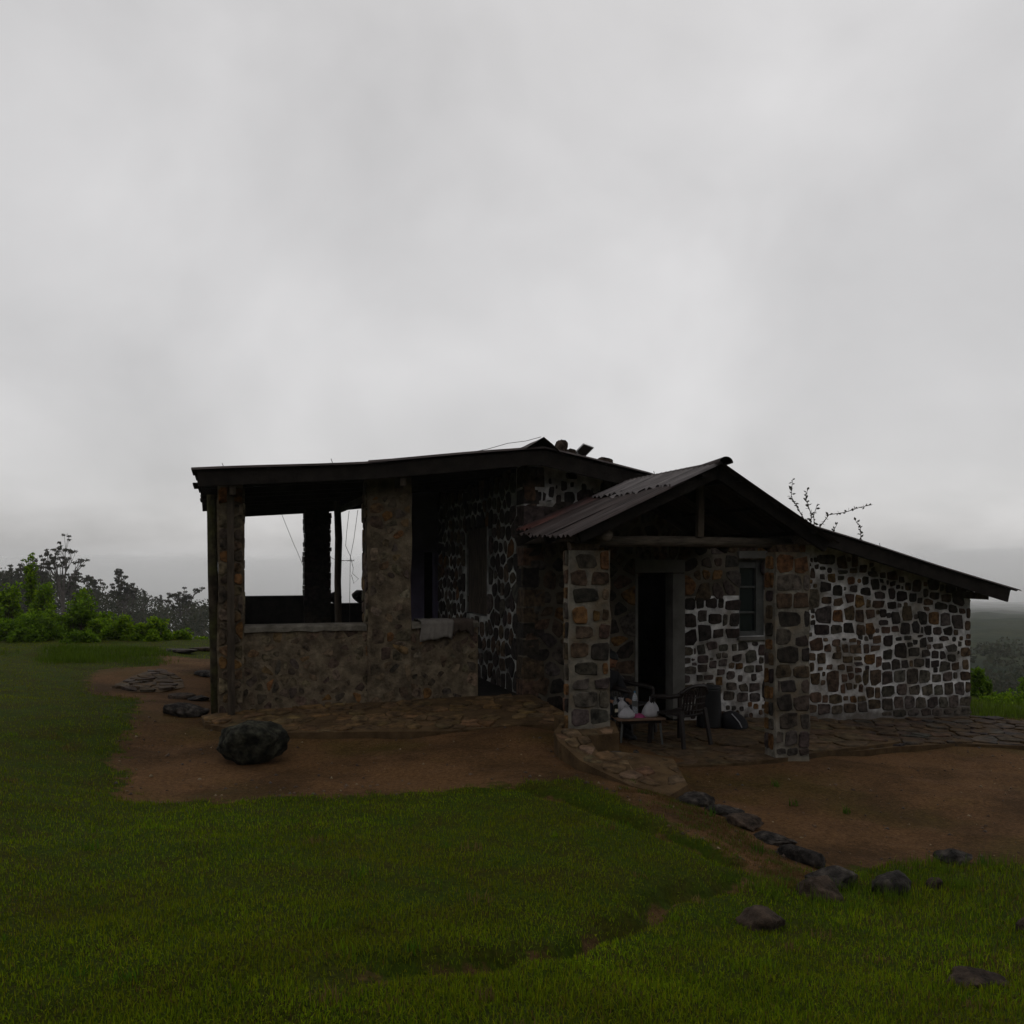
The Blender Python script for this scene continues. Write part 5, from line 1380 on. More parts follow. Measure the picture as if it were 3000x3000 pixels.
# ------------------------------------------------------------------ foliage
def leaf_cloud(name, centres, radii, counts, size, pal, parent, squash=0.7, aspect=2.2, seed=0, droop=0.0, shell=0.5):
    """leaf-sized quads spread through clumps; one mesh"""
    g = np.random.default_rng(1000 + seed)
    V_, Fc, Cc = [], [], []
    base = 0
    for c, r, n in zip(centres, radii, counts):
        n = int(n)
        d = g.normal(size=(n, 3)); d /= np.linalg.norm(d, axis=1, keepdims=True) + 1e-9
        rr = g.random(n) ** (1 / 3) * (1 - shell) + shell * (0.75 + 0.35 * g.random(n))
        p = d * rr[:, None] * r; p[:, 2] *= squash
        p += np.asarray(c)
        # leaf axes
        a = d * 0.6 + g.normal(size=(n, 3)) * 0.7; a[:, 2] -= droop
        a /= np.linalg.norm(a, axis=1, keepdims=True) + 1e-9
        b = np.cross(a, g.normal(size=(n, 3))); b /= np.linalg.norm(b, axis=1, keepdims=True) + 1e-9
        s = size * (0.6 + 0.8 * g.random(n))[:, None]
        L_ = a * s; W_ = b * s / aspect
        q = np.stack([p - L_ * 0.5, p + W_ * 0.5, p + L_ * 0.6, p - W_ * 0.5], 1)
        V_.append(q.reshape(-1, 3))
        Fc.append(np.arange(n * 4).reshape(-1, 4) + base); base += n * 4
        k = g.integers(0, len(pal), n)
        col = np.asarray(pal)[k] * (0.7 + 0.6 * g.random(n))[:, None] * (0.8 + 0.4 * g.random())
        Cc.append(np.repeat(col, 4, 0))
    return mesh_np(name, np.concatenate(V_), np.concatenate(Fc), M['leaf'], np.concatenate(Cc), parent)

EUC = [(0.032, 0.038, 0.020), (0.040, 0.044, 0.023), (0.048, 0.047, 0.028), (0.056, 0.045, 0.031)]
BUSH_Y = [(0.13, 0.22, 0.006), (0.17, 0.26, 0.008), (0.095, 0.18, 0.006), (0.06, 0.115, 0.006)]
BUSH_D = [(0.075, 0.14, 0.006), (0.10, 0.18, 0.008), (0.052, 0.105, 0.006), (0.125, 0.21, 0.008)]

def pix(u, v, d):
    """bearing and height read from the picture turned into a place d metres ahead"""
    th = R(YAW)
    a = (u - 1500) / 2700; b = (1650 - v) / 2700
    return Vector((d * (math.sin(th) + math.cos(th) * a), d * (math.cos(th) - math.sin(th) * a), 2.2 + d * b))

def gum_tree(u, vtop, d, width, label, seed, open_=0.5, n_branch=7, crown_from=0.45, leaf=0.15, dens=1.0):
    """tall gum tree: bare forked limbs, leaves in many small flat clumps at the twig ends"""
    g = random.Random(seed)
    top = pix(u, vtop, d)
    bx, by = top.x, top.y
    bz = gz1(bx, by) - 0.3
    H = top.z - bz
    W = width * d / 2700
    t = tag(empty('gum_tree', (bx, by, bz)), label, 'tree', 'gum trees below the hilltop')
    tr = MB()
    cs, rs, ns = [], [], []
    r0 = 0.10 + 0.006 * H
    fork = H - min(H * 0.6, W * (1.25 if open_ > 0.6 else 0.95))
    lean = g.uniform(-0.12, 0.12) * W
    tr.tube([(0, 0, 0), (lean * 0.4, 0, fork * 0.5), (lean, 0, fork)], [r0, r0 * 0.8, r0 * 0.65], 7)
    def limb(p, d_, L_, r, lev):
        q = p + d_ * L_ * 0.5 + Vector((g.uniform(-1, 1), g.uniform(-1, 1), 0)) * L_ * 0.07
        e = p + d_ * L_ + Vector((0, 0, L_ * 0.12))
        tr.tube([p, q, e], [r, r * 0.75, r * 0.5], 5, cap=False)
        if lev == 0:
            cs.append(tuple(e)); rs.append(W * g.uniform(0.05, 0.09) * (1.35 - 0.75 * open_)); ns.append(int(dens * g.uniform(24, 40) * (1.25 - 0.6 * open_)))
            return
        n = 3 if open_ < 0.6 else g.choice([2, 3])
        for k in range(n):
            a = g.uniform(0, 6.283)
            sp_ = g.uniform(0.35, 0.8)
            nd = (d_ + Vector((math.cos(a) * sp_, math.sin(a) * sp_, g.uniform(-0.1, 0.25)))).normalized()
            limb(q.lerp(e, g.uniform(0.3, 1.0)), nd, L_ * g.uniform(0.55, 0.8), r * 0.55, lev - 1)
        if g.random() < 0.8 - 0.5 * open_:
            cs.append(tuple(e)); rs.append(W * 0.06); ns.append(int(26 * dens))
    for k in range(n_branch):
        ang = 2 * math.pi * k / n_branch + g.uniform(-0.5, 0.5)
        f = k / max(1, n_branch - 1)
        st_ = Vector((lean, 0, fork * (1 - 0.18 * g.random() * (1 - f))))
        out = (0.75 - 0.5 * f) * g.uniform(0.7, 1.15)
        d_ = Vector((math.cos(ang) * out, math.sin(ang) * out, 1.0)).normalized()
        limb(st_, d_, (H - fork) * g.uniform(0.34, 0.46), r0 * 0.42, 2)
    zt = max(c[2] for c in cs); k = (H - fork) / max(0.1, zt - fork)
    wx = max(max(abs(c[0] - lean) for c in cs), 0.1); kx = min(1.3, (W / 2) / wx)
    fit = lambda c: (lean + (c[0] - lean) * kx, c[1] * kx, fork + (c[2] - fork) * k if c[2] > fork else c[2])
    cs = [fit(c) for c in cs]
    tr.v = [fit(c) if c[2] > fork else c for c in tr.v]
    tr.build('trunk', M['bark'], t)
    leaf_cloud('crown', cs, rs, ns, leaf, EUC, t, squash=0.42, aspect=2.4, seed=seed, droop=0.25, shell=0.25)
    return t

trees = [
 (45, 1652, 66, 85, 'gum tree with a low domed crown at the left edge of the wood', .35, 8, .5),
 (120, 1640, 62, 95, 'dense dark gum tree left of the tall forked gum tree', .2, 9, .45),
 (172, 1566, 58, 120, 'tall forked gum tree with open branches above all the other trees', .8, 13, .42),
 (212, 1672, 60, 70, 'ragged gum tree just right of the tall forked one', .5, 7, .5),
 (285, 1688, 74, 78, 'gum tree with a flat umbrella crown beyond the bushes', .4, 8, .6),
 (348, 1668, 70, 52, 'slender gum tree with wispy crown in the middle of the wood', .75, 8, .55),
 (372, 1706, 66, 66, 'bushy gum tree right of the slender wispy one', .25, 8, .45),
 (422, 1732, 82, 26, 'thin spindly gum tree with a narrow crown', .7, 6, .55),
 (462, 1745, 86, 40, 'thin pale gum tree in the gap of the wood', .75, 6, .55),
 (492, 1750, 88, 34, 'small spindly gum tree left of the rounded one by the house', .75, 6, .5),
 (545, 1722, 68, 92, 'rounded spreading gum tree nearest the veranda corner', .3, 10, .5),
 (604, 1778, 72, 60, 'low gum tree half hidden behind the veranda corner post', .3, 7, .4)]
for i, (u, v, d, w, lab, op, nb, cf) in enumerate(trees):
    gum_tree(u, v, d * 2.2, w * 1.1, lab, 60 + i * 7, op, nb, cf, leaf=0.33 if d < 72 else 0.38, dens=1.0)

# the wood below them reads as one mass
g = random.Random(5)
cs, rs, ns = [], [], []
for k in range(420):
    u = g.uniform(-350, 640); d = g.uniform(125, 215)
    vt = np.interp(u, [-350, 0, 60, 200, 260, 400, 450, 500, 560, 640], [1700, 1690, 1690, 1700, 1745, 1745, 1790, 1800, 1780, 1800])
    p = pix(u, vt + g.uniform(0, 170), d)
    cs.append(tuple(p)); rs.append(g.uniform(1.7, 3.4)); ns.append(190)
tag(leaf_cloud('wood', cs, rs, ns, 0.46, EUC[:3], None, squash=0.8, aspect=1.8, seed=3), 'dark misty wood falling away below the hilltop', 'wood', kind='stuff')
cs, rs, ns = [], [], []
for k in range(160):
    u = g.uniform(2820, 3350); d = g.uniform(60, 190)
    p = pix(u, 0, d); z = gz1(p.x, p.y)
    cs.append((p.x, p.y, z + 0.8)); rs.append(g.uniform(1.2, 2.6)); ns.append(50)
tag(leaf_cloud('wood', cs, rs, ns, 0.7, EUC[:3], None, squash=0.7, aspect=1.8, seed=4), 'dim scrubby slope far below the house on the right', 'wood', kind='stuff')

def bush(u0, u1, vtop, vbase, d, label, pal, seed, n=2600, leaf=0.085, lumps=16, spiky=0.0, name='bush'):
    g = random.Random(seed)
    c0 = pix((u0 + u1) / 2, vtop, d)
    zb = gz1(c0.x, c0.y)
    if vbase: zb = min(zb, pix(u0, vbase, d).z)
    W = (u1 - u0) * d / 2700; H = c0.z - zb
    t = tag(empty(name, (c0.x, c0.y, zb)), label, 'bush', 'bushes along the edge of the hilltop')
    st = MB(); cs, rs, ns = [], [], []
    for k in range(lumps):
        a = g.uniform(0, 6.28); q = math.sqrt(g.random())
        x = W * 0.42 * q * math.cos(a); y = W * 0.30 * q * math.sin(a)
        hz = H * (0.25 + 0.62 * g.random() * (1 - 0.5 * q * q))
        r = W * g.uniform(0.11, 0.2)
        cs.append((x, y, hz)); rs.append(min(r, H * 0.33)); ns.append(1.5 * n / lumps)
        st.tube([(x * 0.25, y * 0.25, 0), (x * 0.6, y * 0.6, hz * 0.5), (x, y, hz)], [0.018, 0.012, 0.006], 5)
    for k in range(int(10 + 14 * spiky)):
        a = g.uniform(0, 6.28); q = g.uniform(0.0, 0.9)
        x = W * 0.45 * q * math.cos(a); y = W * 0.3 * q * math.sin(a)
        top = H * g.uniform(0.75, 1.0 + 0.18 * spiky)
        st.tube([(x * 0.7, y * 0.7, top * 0.4), (x, y, top)], [0.008, 0.004], 4)
        for j in range(4):
            cs.append((x + g.uniform(-.04, .04), y + g.uniform(-.04, .04), top * (0.72 + 0.09 * j))); rs.append(0.09); ns.append(14)
    st.build('stems', M['twig'], t)
    leaf_cloud('foliage', cs, rs, ns, leaf, pal, t, squash=0.85, aspect=1.9, seed=seed, droop=0.1, shell=0.45)
    return t
bush(-190, 10, 1735, 1905, 23.5, 'dark bush cut by the left edge of the picture', BUSH_D, 201, 3600, lumps=20)
bush(-40, 80, 1722, 1900, 24.5, 'tall bright green bush at the far left', BUSH_Y, 202, 3400, spiky=0.6)
bush(75, 165, 1738, 1900, 25.0, 'yellow green bush with pale sprigs second from the left', BUSH_Y, 203, 2600, spiky=1.0)
bush(70, 110, 1668, 1900, 27.0, 'thin tall leafy shrub rising behind the left bushes', BUSH_Y, 204, 900, lumps=8, spiky=1.0)
bush(-10, 215, 1800, 1908, 22.3, 'low wide dark green bush at the lawn edge', BUSH_D, 205, 4200, lumps=22)
bush(195, 290, 1752, 1905, 23.0, 'rounded bush with a dark hollow in the middle of the hedge', BUSH_D, 206, 3000)
bush(195, 270, 1748, 1900, 24.5, 'bright green sprigs behind the hollow bush', BUSH_Y, 207, 1700, spiky=0.8)
bush(170, 300, 1850, 1910, 21.8, 'low dark undergrowth below the hollow bush', BUSH_D, 208, 2200)
bush(275, 345, 1800, 1905, 23.8, 'loose light green bush right of the hollow bush', BUSH_Y, 209, 2000, spiky=0.5)
bush(310, 425, 1806, 1908, 22.6, 'broad fresh green bush right of the middle of the hedge', BUSH_Y, 210, 3400, lumps=20, spiky=0.2)
bush(405, 500, 1812, 1908, 22.8, 'fresh green bush second from the veranda', BUSH_Y, 211, 2900, lumps=18, spiky=0.2)
bush(485, 565, 1846, 1908, 23.4, 'low green bush sloping down beside the veranda corner', BUSH_Y, 212, 2000)
bush(560, 625, 1868, 1910, 25.0, 'small leafy shrub behind the corner post', BUSH_Y, 213, 1200)
bush(60, 240, 1775, 1905, 24.0, 'leafy mid green bush filling the hedge between its tall left bushes', BUSH_Y, 220, 4200, lumps=24)
bush(230, 345, 1815, 1907, 22.9, 'low fresh growth right of the hollow bush at the lawn edge', BUSH_Y, 221, 2800, lumps=20)
bush(360, 470, 1828, 1908, 22.4, 'low leafy growth at the foot of the fresh green bushes', BUSH_Y, 222, 2800, lumps=20)
bush(2838, 2885, 1958, 2080, 20.0, 'bush showing past the right end of the house', BUSH_D, 214, 1500)
bush(2870, 2905, 1985, 2080, 21.0, 'small dark shrub in the grass right of the house', BUSH_D, 215, 800)
bush(2985, 3060, 1982, 2060, 20.5, 'dark bush at the right edge of the picture', BUSH_D, 216, 1800)
bush(2840, 3120, 2036, 2100, 18.6, 'low pale green growth beyond the flagstones on the right', BUSH_Y, 217, 5200, lumps=30, leaf=0.08)

# shrub behind the house, its sprays reaching over the roof
sh = tag(empty('shrub', (14.3, 19.6, gz1(14.3, 19.6))), 'thin leafy sprays of a shrub rising behind the right roof slope', 'shrub')
st = MB(); LV, LF, LC = [], [], []
def spray(pts, r, leafy_from, n, size):
    st.tube(pts, [r * (1 - 0.7 * i / (len(pts) - 1)) for i in range(len(pts))], 5)
    P = [Vector(p) for p in pts]
    cum = [0]
    for a, b in zip(P[:-1], P[1:]): cum.append(cum[-1] + (b - a).length)
    for k in range(n):
        s = cum[-1] * (leafy_from + (1 - leafy_from) * (k + RND.random()) / n)
        i = max(j for j in range(len(P)) if cum[j] <= s + 1e-9); i = min(i, len(P) - 2)
        q = P[i].lerp(P[i + 1], (s - cum[i]) / max(1e-6, cum[i + 1] - cum[i]))
        a = Vector((RND.uniform(-1, 1), RND.uniform(-0.6, 0.6), RND.uniform(-0.6, 1))).normalized()
        b = a.cross(Vector((RND.uniform(-1, 1), RND.uniform(-1, 1), RND.uniform(-1, 1)))).normalized()
        sz = size * RND.uniform(0.6, 1.2)
        bI = len(LV)
        LV.extend([q, q + a * sz * 0.5 + b * sz * 0.28, q + a * sz, q + a * sz * 0.5 - b * sz * 0.28])
        LF.append((bI, bI + 1, bI + 2, bI + 3)); LC.extend([(0.03, 0.03, 0.018)] * 4)
loc = lambda X, Z: (X - 14.3, RND.uniform(-0.15, 0.15), Z - gz1(14.3, 19.6))
spray([loc(14.2, 0.2), loc(14.1, 2.0), loc(13.95, 3.0), loc(13.86, 3.25), loc(13.65, 3.55), loc(13.45, 3.85), loc(13.38, 4.25)], 0.02, 0.7, 46, 0.10)
spray([loc(14.2, 0.2), loc(14.1, 2.0), loc(13.98, 3.0), loc(13.9, 3.4), loc(13.82, 3.75), loc(13.85, 4.02)], 0.02, 0.72, 44, 0.10)
spray([loc(14.3, 0.3), loc(14.1, 2.2), loc(14.05, 3.1), loc(14.12, 3.4), loc(14.15, 3.68)], 0.018, 0.75, 34, 0.10)
spray([loc(14.3, 0.3), loc(14.2, 2.8), loc(14.24, 3.12), loc(14.6, 3.42), loc(15.0, 3.48), loc(15.4, 3.62), loc(15.75, 3.68)], 0.018, 0.62, 46, 0.10)
spray([loc(14.5, 0.3), loc(14.6, 2.6), loc(14.72, 3.0), loc(14.75, 3.22)], 0.014, 0.82, 14, 0.09)
spray([loc(14.6, 0.3), loc(15.2, 2.5), loc(15.36, 2.85), loc(15.44, 3.0), loc(15.5, 3.15), loc(15.38, 3.3)], 0.014, 0.78, 22, 0.10)
st.build('branches', M['twig'], sh)
mesh_np('leaves', np.array([tuple(p) for p in LV]), np.array(LF), M['leaf'], np.array(LC), sh)

# ------------------------------------------------------------------ grass
def blades(name, x, y, h, wdt, col, label, lean=0.8, seg=2, seed=0):
    g = np.random.default_rng(500 + seed)
    n = len(x)
    z = np.concatenate([gz(x[i:i + 20000], y[i:i + 20000]) for i in range(0, n, 20000)])
    az = g.random(n) * 2 * np.pi
    ln = np.abs(g.normal(0, lean, n)); ln = np.clip(ln, 0, 1.3)
    dx, dy = np.cos(az), np.sin(az)
    sx, sy = -dy, dx
    # some blades turn edge on
    tw = g.uniform(-0.9, 0.9, n); sx, sy = sx * np.cos(tw) - sy * np.sin(tw), sx * np.sin(tw) + sy * np.cos(tw)
    B = np.stack([x, y, z - 0.006], 1)
    s = np.stack([sx, sy, np.zeros(n)], 1) * (wdt / 2)[:, None]
    mid = B + np.stack([dx * np.sin(ln * 0.5) * h * 0.55, dy * np.sin(ln * 0.5) * h * 0.55, np.cos(ln * 0.5) * h * 0.55], 1)
    tip = mid + np.stack([dx * np.sin(ln * 1.3) * h * 0.5, dy * np.sin(ln * 1.3) * h * 0.5, np.cos(ln * 1.3) * h * 0.5], 1)
    v = np.stack([B - s, B + s, mid - s * 0.75, mid + s * 0.75, tip], 1).reshape(-1, 3)
    i0 = np.arange(n)[:, None] * 5
    f = np.concatenate([i0 + np.array([[0, 1, 3]]), i0 + np.array([[0, 3, 2]]), i0 + np.array([[2, 3, 4]])], 0)
    c = np.repeat(col, 5, 0)
    o = mesh_np(name, v, f, M['grass'], c)
    return tag(o, label, 'grass', kind='stuff')

def lawn():
    g = NPR
    N = 510000
    th = R(90 - YAW) + R(37) * g.uniform(-1, 1, N)
    th[400000:] = R(90 - YAW) + np.where(g.random(110000) < 0.5, -1, 1) * R(1) * g.uniform(37, 58, 110000)
    d = 2.3 * (25 / 2.3) ** g.random(N)
    x = d * np.cos(th); y = d * np.sin(th)
    sd = dirt_dist(x, y)
    edge = sd + 0.11 * sinnoise(x, y, 3.1, 1.7) + 0.06 * sinnoise(x, y, 9.0, 0.7) + g.normal(0, 0.05, N)
    # beside the house nothing grows under the roof
    keep = (edge < 0.0)
    keep &= ~((x > -0.5) & (x < 11.6) & (y > 11.9) & (y < 19))
    # thin places
    thin = sinnoise(x, y, 1.1, 5.0) + 0.6 * sinnoise(x, y, 3.7, 6.1)
    keep &= g.random(N) < np.where(thin > 0.75, 0.45, 1.0)
    fx = np.interp(x, [-1, 0.6, 1.5, 2.1, 2.6, 3.4], [3.4, 3.7, 4.0, 4.5, 5.0, 5.4])
    gx = np.interp(y, [5.6, 6.3, 7.2, 7.9], [3.55, 3.2, 2.85, 2.5])
    worn = np.exp(-((y - fx) / 0.16) ** 2) * (x > 0.3) * (x < 3.4) + np.exp(-((x - gx) / 0.11) ** 2) * (y > 5.6) * (y < 7.9)
    keep &= g.random(N) > 0.75 * worn
    x, y, d, sd = x[keep], y[keep], d[keep], sd[keep]
    n = len(x)
    pt = sinnoise(x, y, 0.9, 0.3) * 0.6 + sinnoise(x, y, 2.9, 2.2) * 0.4
    h = 0.018 + 0.021 * g.random(n) + 0.012 * np.clip(pt, -1, 1)
    # longer, wilder growth round the rocks and on the low bank right of the furrow
    rr = np.minimum.reduce([np.hypot(x - a, y - b) for a, b in ((4.06, 5.2), (3.7, 4.95), (4.4, 5.05), (5.6, 5.75), (4.9, 5.2), (3.4, 5.2))])
    wild = np.clip(1 - rr / 0.7, 0, 1)
    right = sstep(x - 0.55 * y, 0.6, 1.6) * (1 - sstep(y, 7.5, 8.5))
    h *= 1 + 0.9 * wild * g.random(n) + 0.55 * right * g.random(n)
    bank = np.clip(1 + sd / 0.35, 0, 1) * (x > -2)
    h *= 1 + 0.35 * bank
    far = np.clip((d - 5) / 15, 0, 1)
    w = (0.0048 + 0.0034 * far) * (0.7 + 0.6 * g.random(n))
    G = np.array([[0.088, 0.146, 0.0022], [0.108, 0.166, 0.003], [0.136, 0.158, 0.0035], [0.046, 0.086, 0.002]])
    k = g.integers(0, 4, n)
    col = 1.14 * G[k] * (0.5 + 0.95 * g.random(n))[:, None]
    # yellower and browner patches
    y2 = np.clip(0.5 + 0.9 * (sinnoise(x, y, 0.7, 4.4) * 0.6 + sinnoise(x, y, 2.3, 8.0) * 0.4), 0, 1)
    dk = np.clip(sinnoise(x, y, 1.7, 12.0) * 0.6 + sinnoise(x, y, 5.3, 14.0) * 0.5, -1, 1)
    col = col * (1 + 0.28 * dk)[:, None]
    col = col * (1 - 0.45 * y2)[:, None] + np.array([0.105, 0.094, 0.005]) * (0.45 * y2)[:, None]
    left = sstep(-(x - 0.05 * y), 0.5, 3.5) * sstep(y, 6, 12)
    col = col * (1 - 0.4 * left)[:, None] + np.array([0.17, 0.178, 0.006]) * (0.4 * left)[:, None]
    dryp = np.clip(sinnoise(x, y, 1.3, 9.0) * 0.5 + sinnoise(x, y, 4.7, 3.0) * 0.5, 0, 1)
    dry = g.random(n) < (0.05 + 0.10 * right + 0.35 * dryp ** 2)
    col[dry] = np.array([0.095, 0.065, 0.02]) * (0.6 + 0.8 * g.random(dry.sum()))[:, None]
    # dry straw along the kerb rocks
    kr = np.array([(3.9, 7.5), (4.05, 7.1), (4.05, 6.7), (4.05, 6.3), (4.0, 5.8), (3.75, 5.5)])
    kd = np.minimum.reduce([np.hypot(x - a, y - b) for a, b in kr])
    straw = g.random(n) < np.clip(1.15 - kd / 0.42, 0, 0.85)
    col[straw] = np.array([0.095, 0.055, 0.02]) * (0.55 + 0.8 * g.random(straw.sum()))[:, None]
    h[straw] *= 0.55
    return blades('lawn_grass', x, y, h, w, col, 'short green lawn grass covering the hilltop before the house')
lawn()

def tufts():
    g = NPR
    X, Y, Hh, W, Cc = [], [], [], [], []
    def tuft(x, y, r, n, h, w, c):
        a = g.random(n) * 6.283; q = np.sqrt(g.random(n)) * r
        X.append(x + q * np.cos(a)); Y.append(y + q * np.sin(a)); Hh.append(h * (0.5 + 0.7 * g.random(n))); W.append(np.full(n, w))
        Cc.append(np.array(c) * (0.6 + 0.8 * g.random(n))[:, None])
    for k in range(150):        # long grass before the bushes and on the mound
        u = g.uniform(-150, 470); v = g.uniform(1900, 1945)
        zz = 0.36; dd = 2700 * (2.2 - zz) / (v - 1650)
        p = pix(u, v, dd)
        if (150 < u < 290) or (280 < u < 470 and v < 1940) or g.random() < 0.1:
            tuft(p.x, p.y, 0.4, 70, 0.17 if 150 < u < 290 else 0.11, 0.009, (0.06, 0.10, 0.006))
    for k in range(60):         # at the feet of the rocks
        a, b = [(4.06, 5.25), (3.7, 4.95), (4.4, 5.05), (5.65, 5.75), (4.9, 5.2), (3.4, 5.1), (4.7, 5.5), (5.2, 5.7)][k % 8]
        tuft(a + g.normal(0, 0.16), b + g.normal(0, 0.10), 0.06, 22, 0.11, 0.0045, (0.07, 0.115, 0.008))
    for a, b in ((5.72, 5.8), (3.72, 7.95), (5.55, 8.4), (5.3, 7.7), (5.75, 7.5), (4.0, 7.05), (3.95, 6.2)):
        tuft(a, b, 0.05, 26, 0.09, 0.008, (0.05, 0.10, 0.012))
    kr = np.array([(3.75, 7.75), (3.95, 7.45), (4.02, 7.05), (4.04, 6.7), (4.05, 6.35), (4.0, 5.9), (3.9, 5.5), (3.6, 5.25)])
    for k in range(420):        # dry straw and creeping weeds on the bank above the edging rocks
        i = g.integers(0, len(kr) - 1); t = g.random()
        p = kr[i] * (1 - t) + kr[i + 1] * t
        off = -abs(g.normal(0, 0.26)) + 0.05
        c = (0.11, 0.066, 0.026) if g.random() < 0.72 else (0.06, 0.10, 0.012)
        tuft(p[0] + off, p[1] + 0.25 * off, 0.06, 26, 0.035, 0.0042, c)
    for k in range(170):        # grass creeping into the bare earth
        i = g.integers(0, 33)
        a_, b_ = DP[i], DP[i + 1]
        t = g.random(); q = a_ * (1 - t) + b_ * t + g.normal(0, 0.10, 2)
        tuft(q[0], q[1], 0.05, 16, 0.035, 0.0045, (0.08, 0.12, 0.005) if g.random() < 0.7 else (0.10, 0.07, 0.025))
    for k in range(70):         # weeds and darker clumps in the lawn
        th = g.uniform(R(90 - YAW) - R(33), R(90 - YAW) + R(33)); d = 2.6 * (11 / 2.6) ** g.random()
        q = (d * np.cos(th), d * np.sin(th))
        if dirt_dist(np.array([q[0]]), np.array([q[1]]))[0] < -0.1:
            tuft(q[0], q[1], g.uniform(0.03, 0.10), 24, g.uniform(0.04, 0.075), 0.006, [(0.05, 0.11, 0.006), (0.10, 0.17, 0.006), (0.12, 0.085, 0.03)][g.integers(0, 3)])
    for k in range(40):         # grass right of the house
        u = g.uniform(2850, 3200); v = g.uniform(2075, 2115)
        p = pix(u, v, 2700 * 2.55 / (v - 1650))
        tuft(p.x, p.y, 0.4, 50, 0.2, 0.010, (0.09, 0.14, 0.012))
    return blades('long_grass', np.concatenate(X), np.concatenate(Y), np.concatenate(Hh), np.concatenate(W), np.concatenate(Cc), 'longer grass tufts round the rocks and along the bushes', lean=0.5, seed=2)
tufts()

# pebbles, leaf litter and crumbs of earth on the bare ground
def pebbles():
    g = NPR
    n = 5200
    x = g.uniform(-2.2, 10.5, n); y = g.uniform(5.4, 12.2, n)
    sd = dirt_dist(x, y)
    near = np.exp(-(sd / 0.5) ** 2)
    keep = (sd > -0.05) & ~((x > 3.6) & (x < 8.4) & (y > 9.2)) & (g.random(n) < 0.35 + 0.65 * near)
    x, y = x[keep], y[keep]; n = len(x)
    z = gz(x, y)
    s = 0.006 + 0.022 * g.random(n) ** 3.5
    base = np.array([(1, 0, 0), (-.5, .87, 0), (-.5, -.87, 0), (0.1, 0, 0.75), (0, 0, -0.5)])
    F_ = np.array([(0, 1, 3), (1, 2, 3), (2, 0, 3), (1, 0, 4), (2, 1, 4), (0, 2, 4)])
    a = g.random(n) * 6.28
    j = 1 + g.uniform(-0.35, 0.35, (n, 5, 3))
    v = base[None] * j * s[:, None, None]
    vx = v[..., 0] * np.cos(a)[:, None] - v[..., 1] * np.sin(a)[:, None]
    vy = v[..., 0] * np.sin(a)[:, None] + v[..., 1] * np.cos(a)[:, None]
    v = np.stack([vx + x[:, None], vy + y[:, None], v[..., 2] + z[:, None] + 0.002], 2).reshape(-1, 3)
    f = (np.arange(n)[:, None, None] * 5 + F_[None]).reshape(-1, 3)
    pal = np.array([(0.09, 0.06, 0.04), (0.045, 0.03, 0.022), (0.16, 0.12, 0.07), (0.06, 0.05, 0.045), (0.2, 0.15, 0.09)])
    c = np.repeat(pal[g.choice(5, n, p=[.34, .34, .12, .15, .05])], 5, 0)
    return tag(mesh_np('pebbles', v, f, M['pebble'], c), 'pebbles and crumbs scattered over the bare brown earth', 'pebbles', kind='stuff')
pebbles()

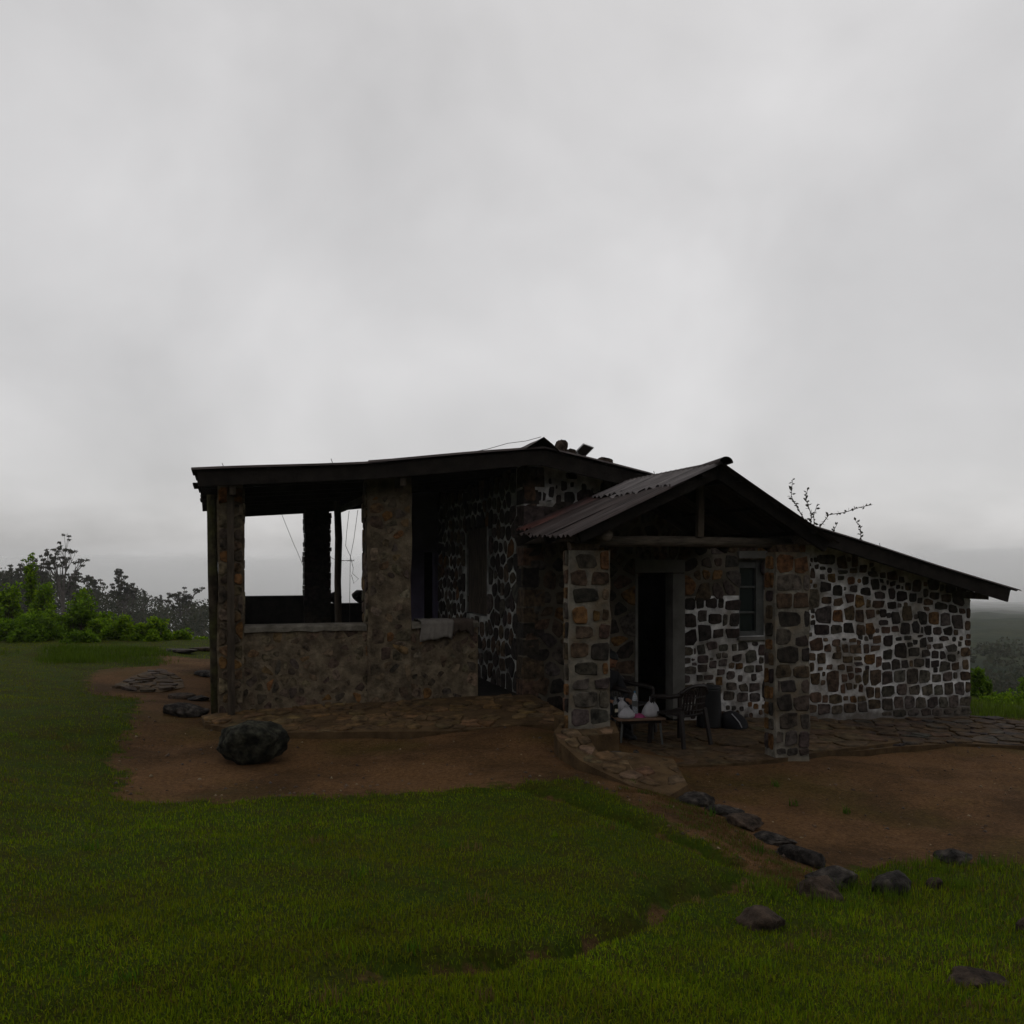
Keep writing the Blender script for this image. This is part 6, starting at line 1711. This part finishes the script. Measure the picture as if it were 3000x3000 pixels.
# ------------------------------------------------------------------ haze
hz_me = bpy.data.meshes.new('haze')
x0, x1, y0, y1, z0, z1 = -2200, 2200, -2200, 2200, -70, 32
hz_me.from_pydata([(x, y, z) for x in (x0, x1) for y in (y0, y1) for z in (z0, z1)], [],
                  [(0, 1, 3, 2), (4, 6, 7, 5), (0, 4, 5, 1), (2, 3, 7, 6), (0, 2, 6, 4), (1, 5, 7, 3)])
haze = bpy.data.objects.new('haze', hz_me); C.objects.link(haze)
hm = bpy.data.materials.new('haze'); hm.use_nodes = True
ht = hm.node_tree
for n in list(ht.nodes): ht.nodes.remove(n)
ho = ht.nodes.new('ShaderNodeOutputMaterial'); hv_ = ht.nodes.new('ShaderNodeVolumePrincipled')
hv_.inputs['Color'].default_value = (0.93, 0.95, 0.97, 1)
hv_.inputs['Density'].default_value = 0.00026
hv_.inputs['Anisotropy'].default_value = 0.25
ht.links.new(hv_.outputs[0], ho.inputs['Volume'])
hz_me.materials.append(hm)
vm = bpy.data.meshes.new('valley_mist')
nx, ny = 90, 50
gx_ = np.linspace(-2150, 2150, nx); gy_ = np.linspace(150, 2150, ny)
MX, MY = np.meshgrid(gx_, gy_)
MZ = -31 + 6.0 * sinnoise(MX, MY, 0.004, 1.0) + 4.5 * sinnoise(MX, MY, 0.011, 3.0)
MR = np.hypot(MX, MY)
MZ = MZ + 20 * sstep(MX, 180, 430) * (1 - sstep(MR, 600, 1500)) + 42 * sstep(MR, 400, 1150) * (1 - sstep(MR, 1150, 2100))
MZ = np.minimum(MZ, 28)
top_ = np.stack([MX, MY, MZ], 2).reshape(-1, 3); bot_ = top_.copy(); bot_[:, 2] = -66
ii = np.arange(ny - 1)[:, None] * nx + np.arange(nx - 1)[None, :]
q_ = np.stack([ii, ii + 1, ii + nx + 1, ii + nx], 2).reshape(-1, 4)
N_ = nx * ny
rim = [j for j in range(nx)] + [j * nx + nx - 1 for j in range(1, ny)] + [N_ - 1 - j for j in range(1, nx)] + [j * nx for j in range(ny - 2, 0, -1)]
side_ = [(rim[k], rim[k] + N_, rim[(k + 1) % len(rim)] + N_, rim[(k + 1) % len(rim)]) for k in range(len(rim))]
vm.from_pydata([tuple(p) for p in np.concatenate([top_, bot_])], [], [tuple(f) for f in q_] + [tuple(reversed([int(i) + N_ for i in f])) for f in q_] + side_)
vmo = bpy.data.objects.new('valley_mist', vm); C.objects.link(vmo)
vmat = hm.copy(); vmat.name = 'valley_mist'
vv = [n for n in vmat.node_tree.nodes if n.type == 'PRINCIPLED_VOLUME'][0]
vv.inputs['Density'].default_value = 0.0025; vv.inputs['Color'].default_value = (0.99, 0.99, 0.99, 1)
vm.materials.append(vmat)
tag(vmo, 'pale mist lying in the valley behind the house', 'mist', kind='stuff')
tag(haze, 'thin grey mist hanging over the hills', 'haze', kind='stuff')
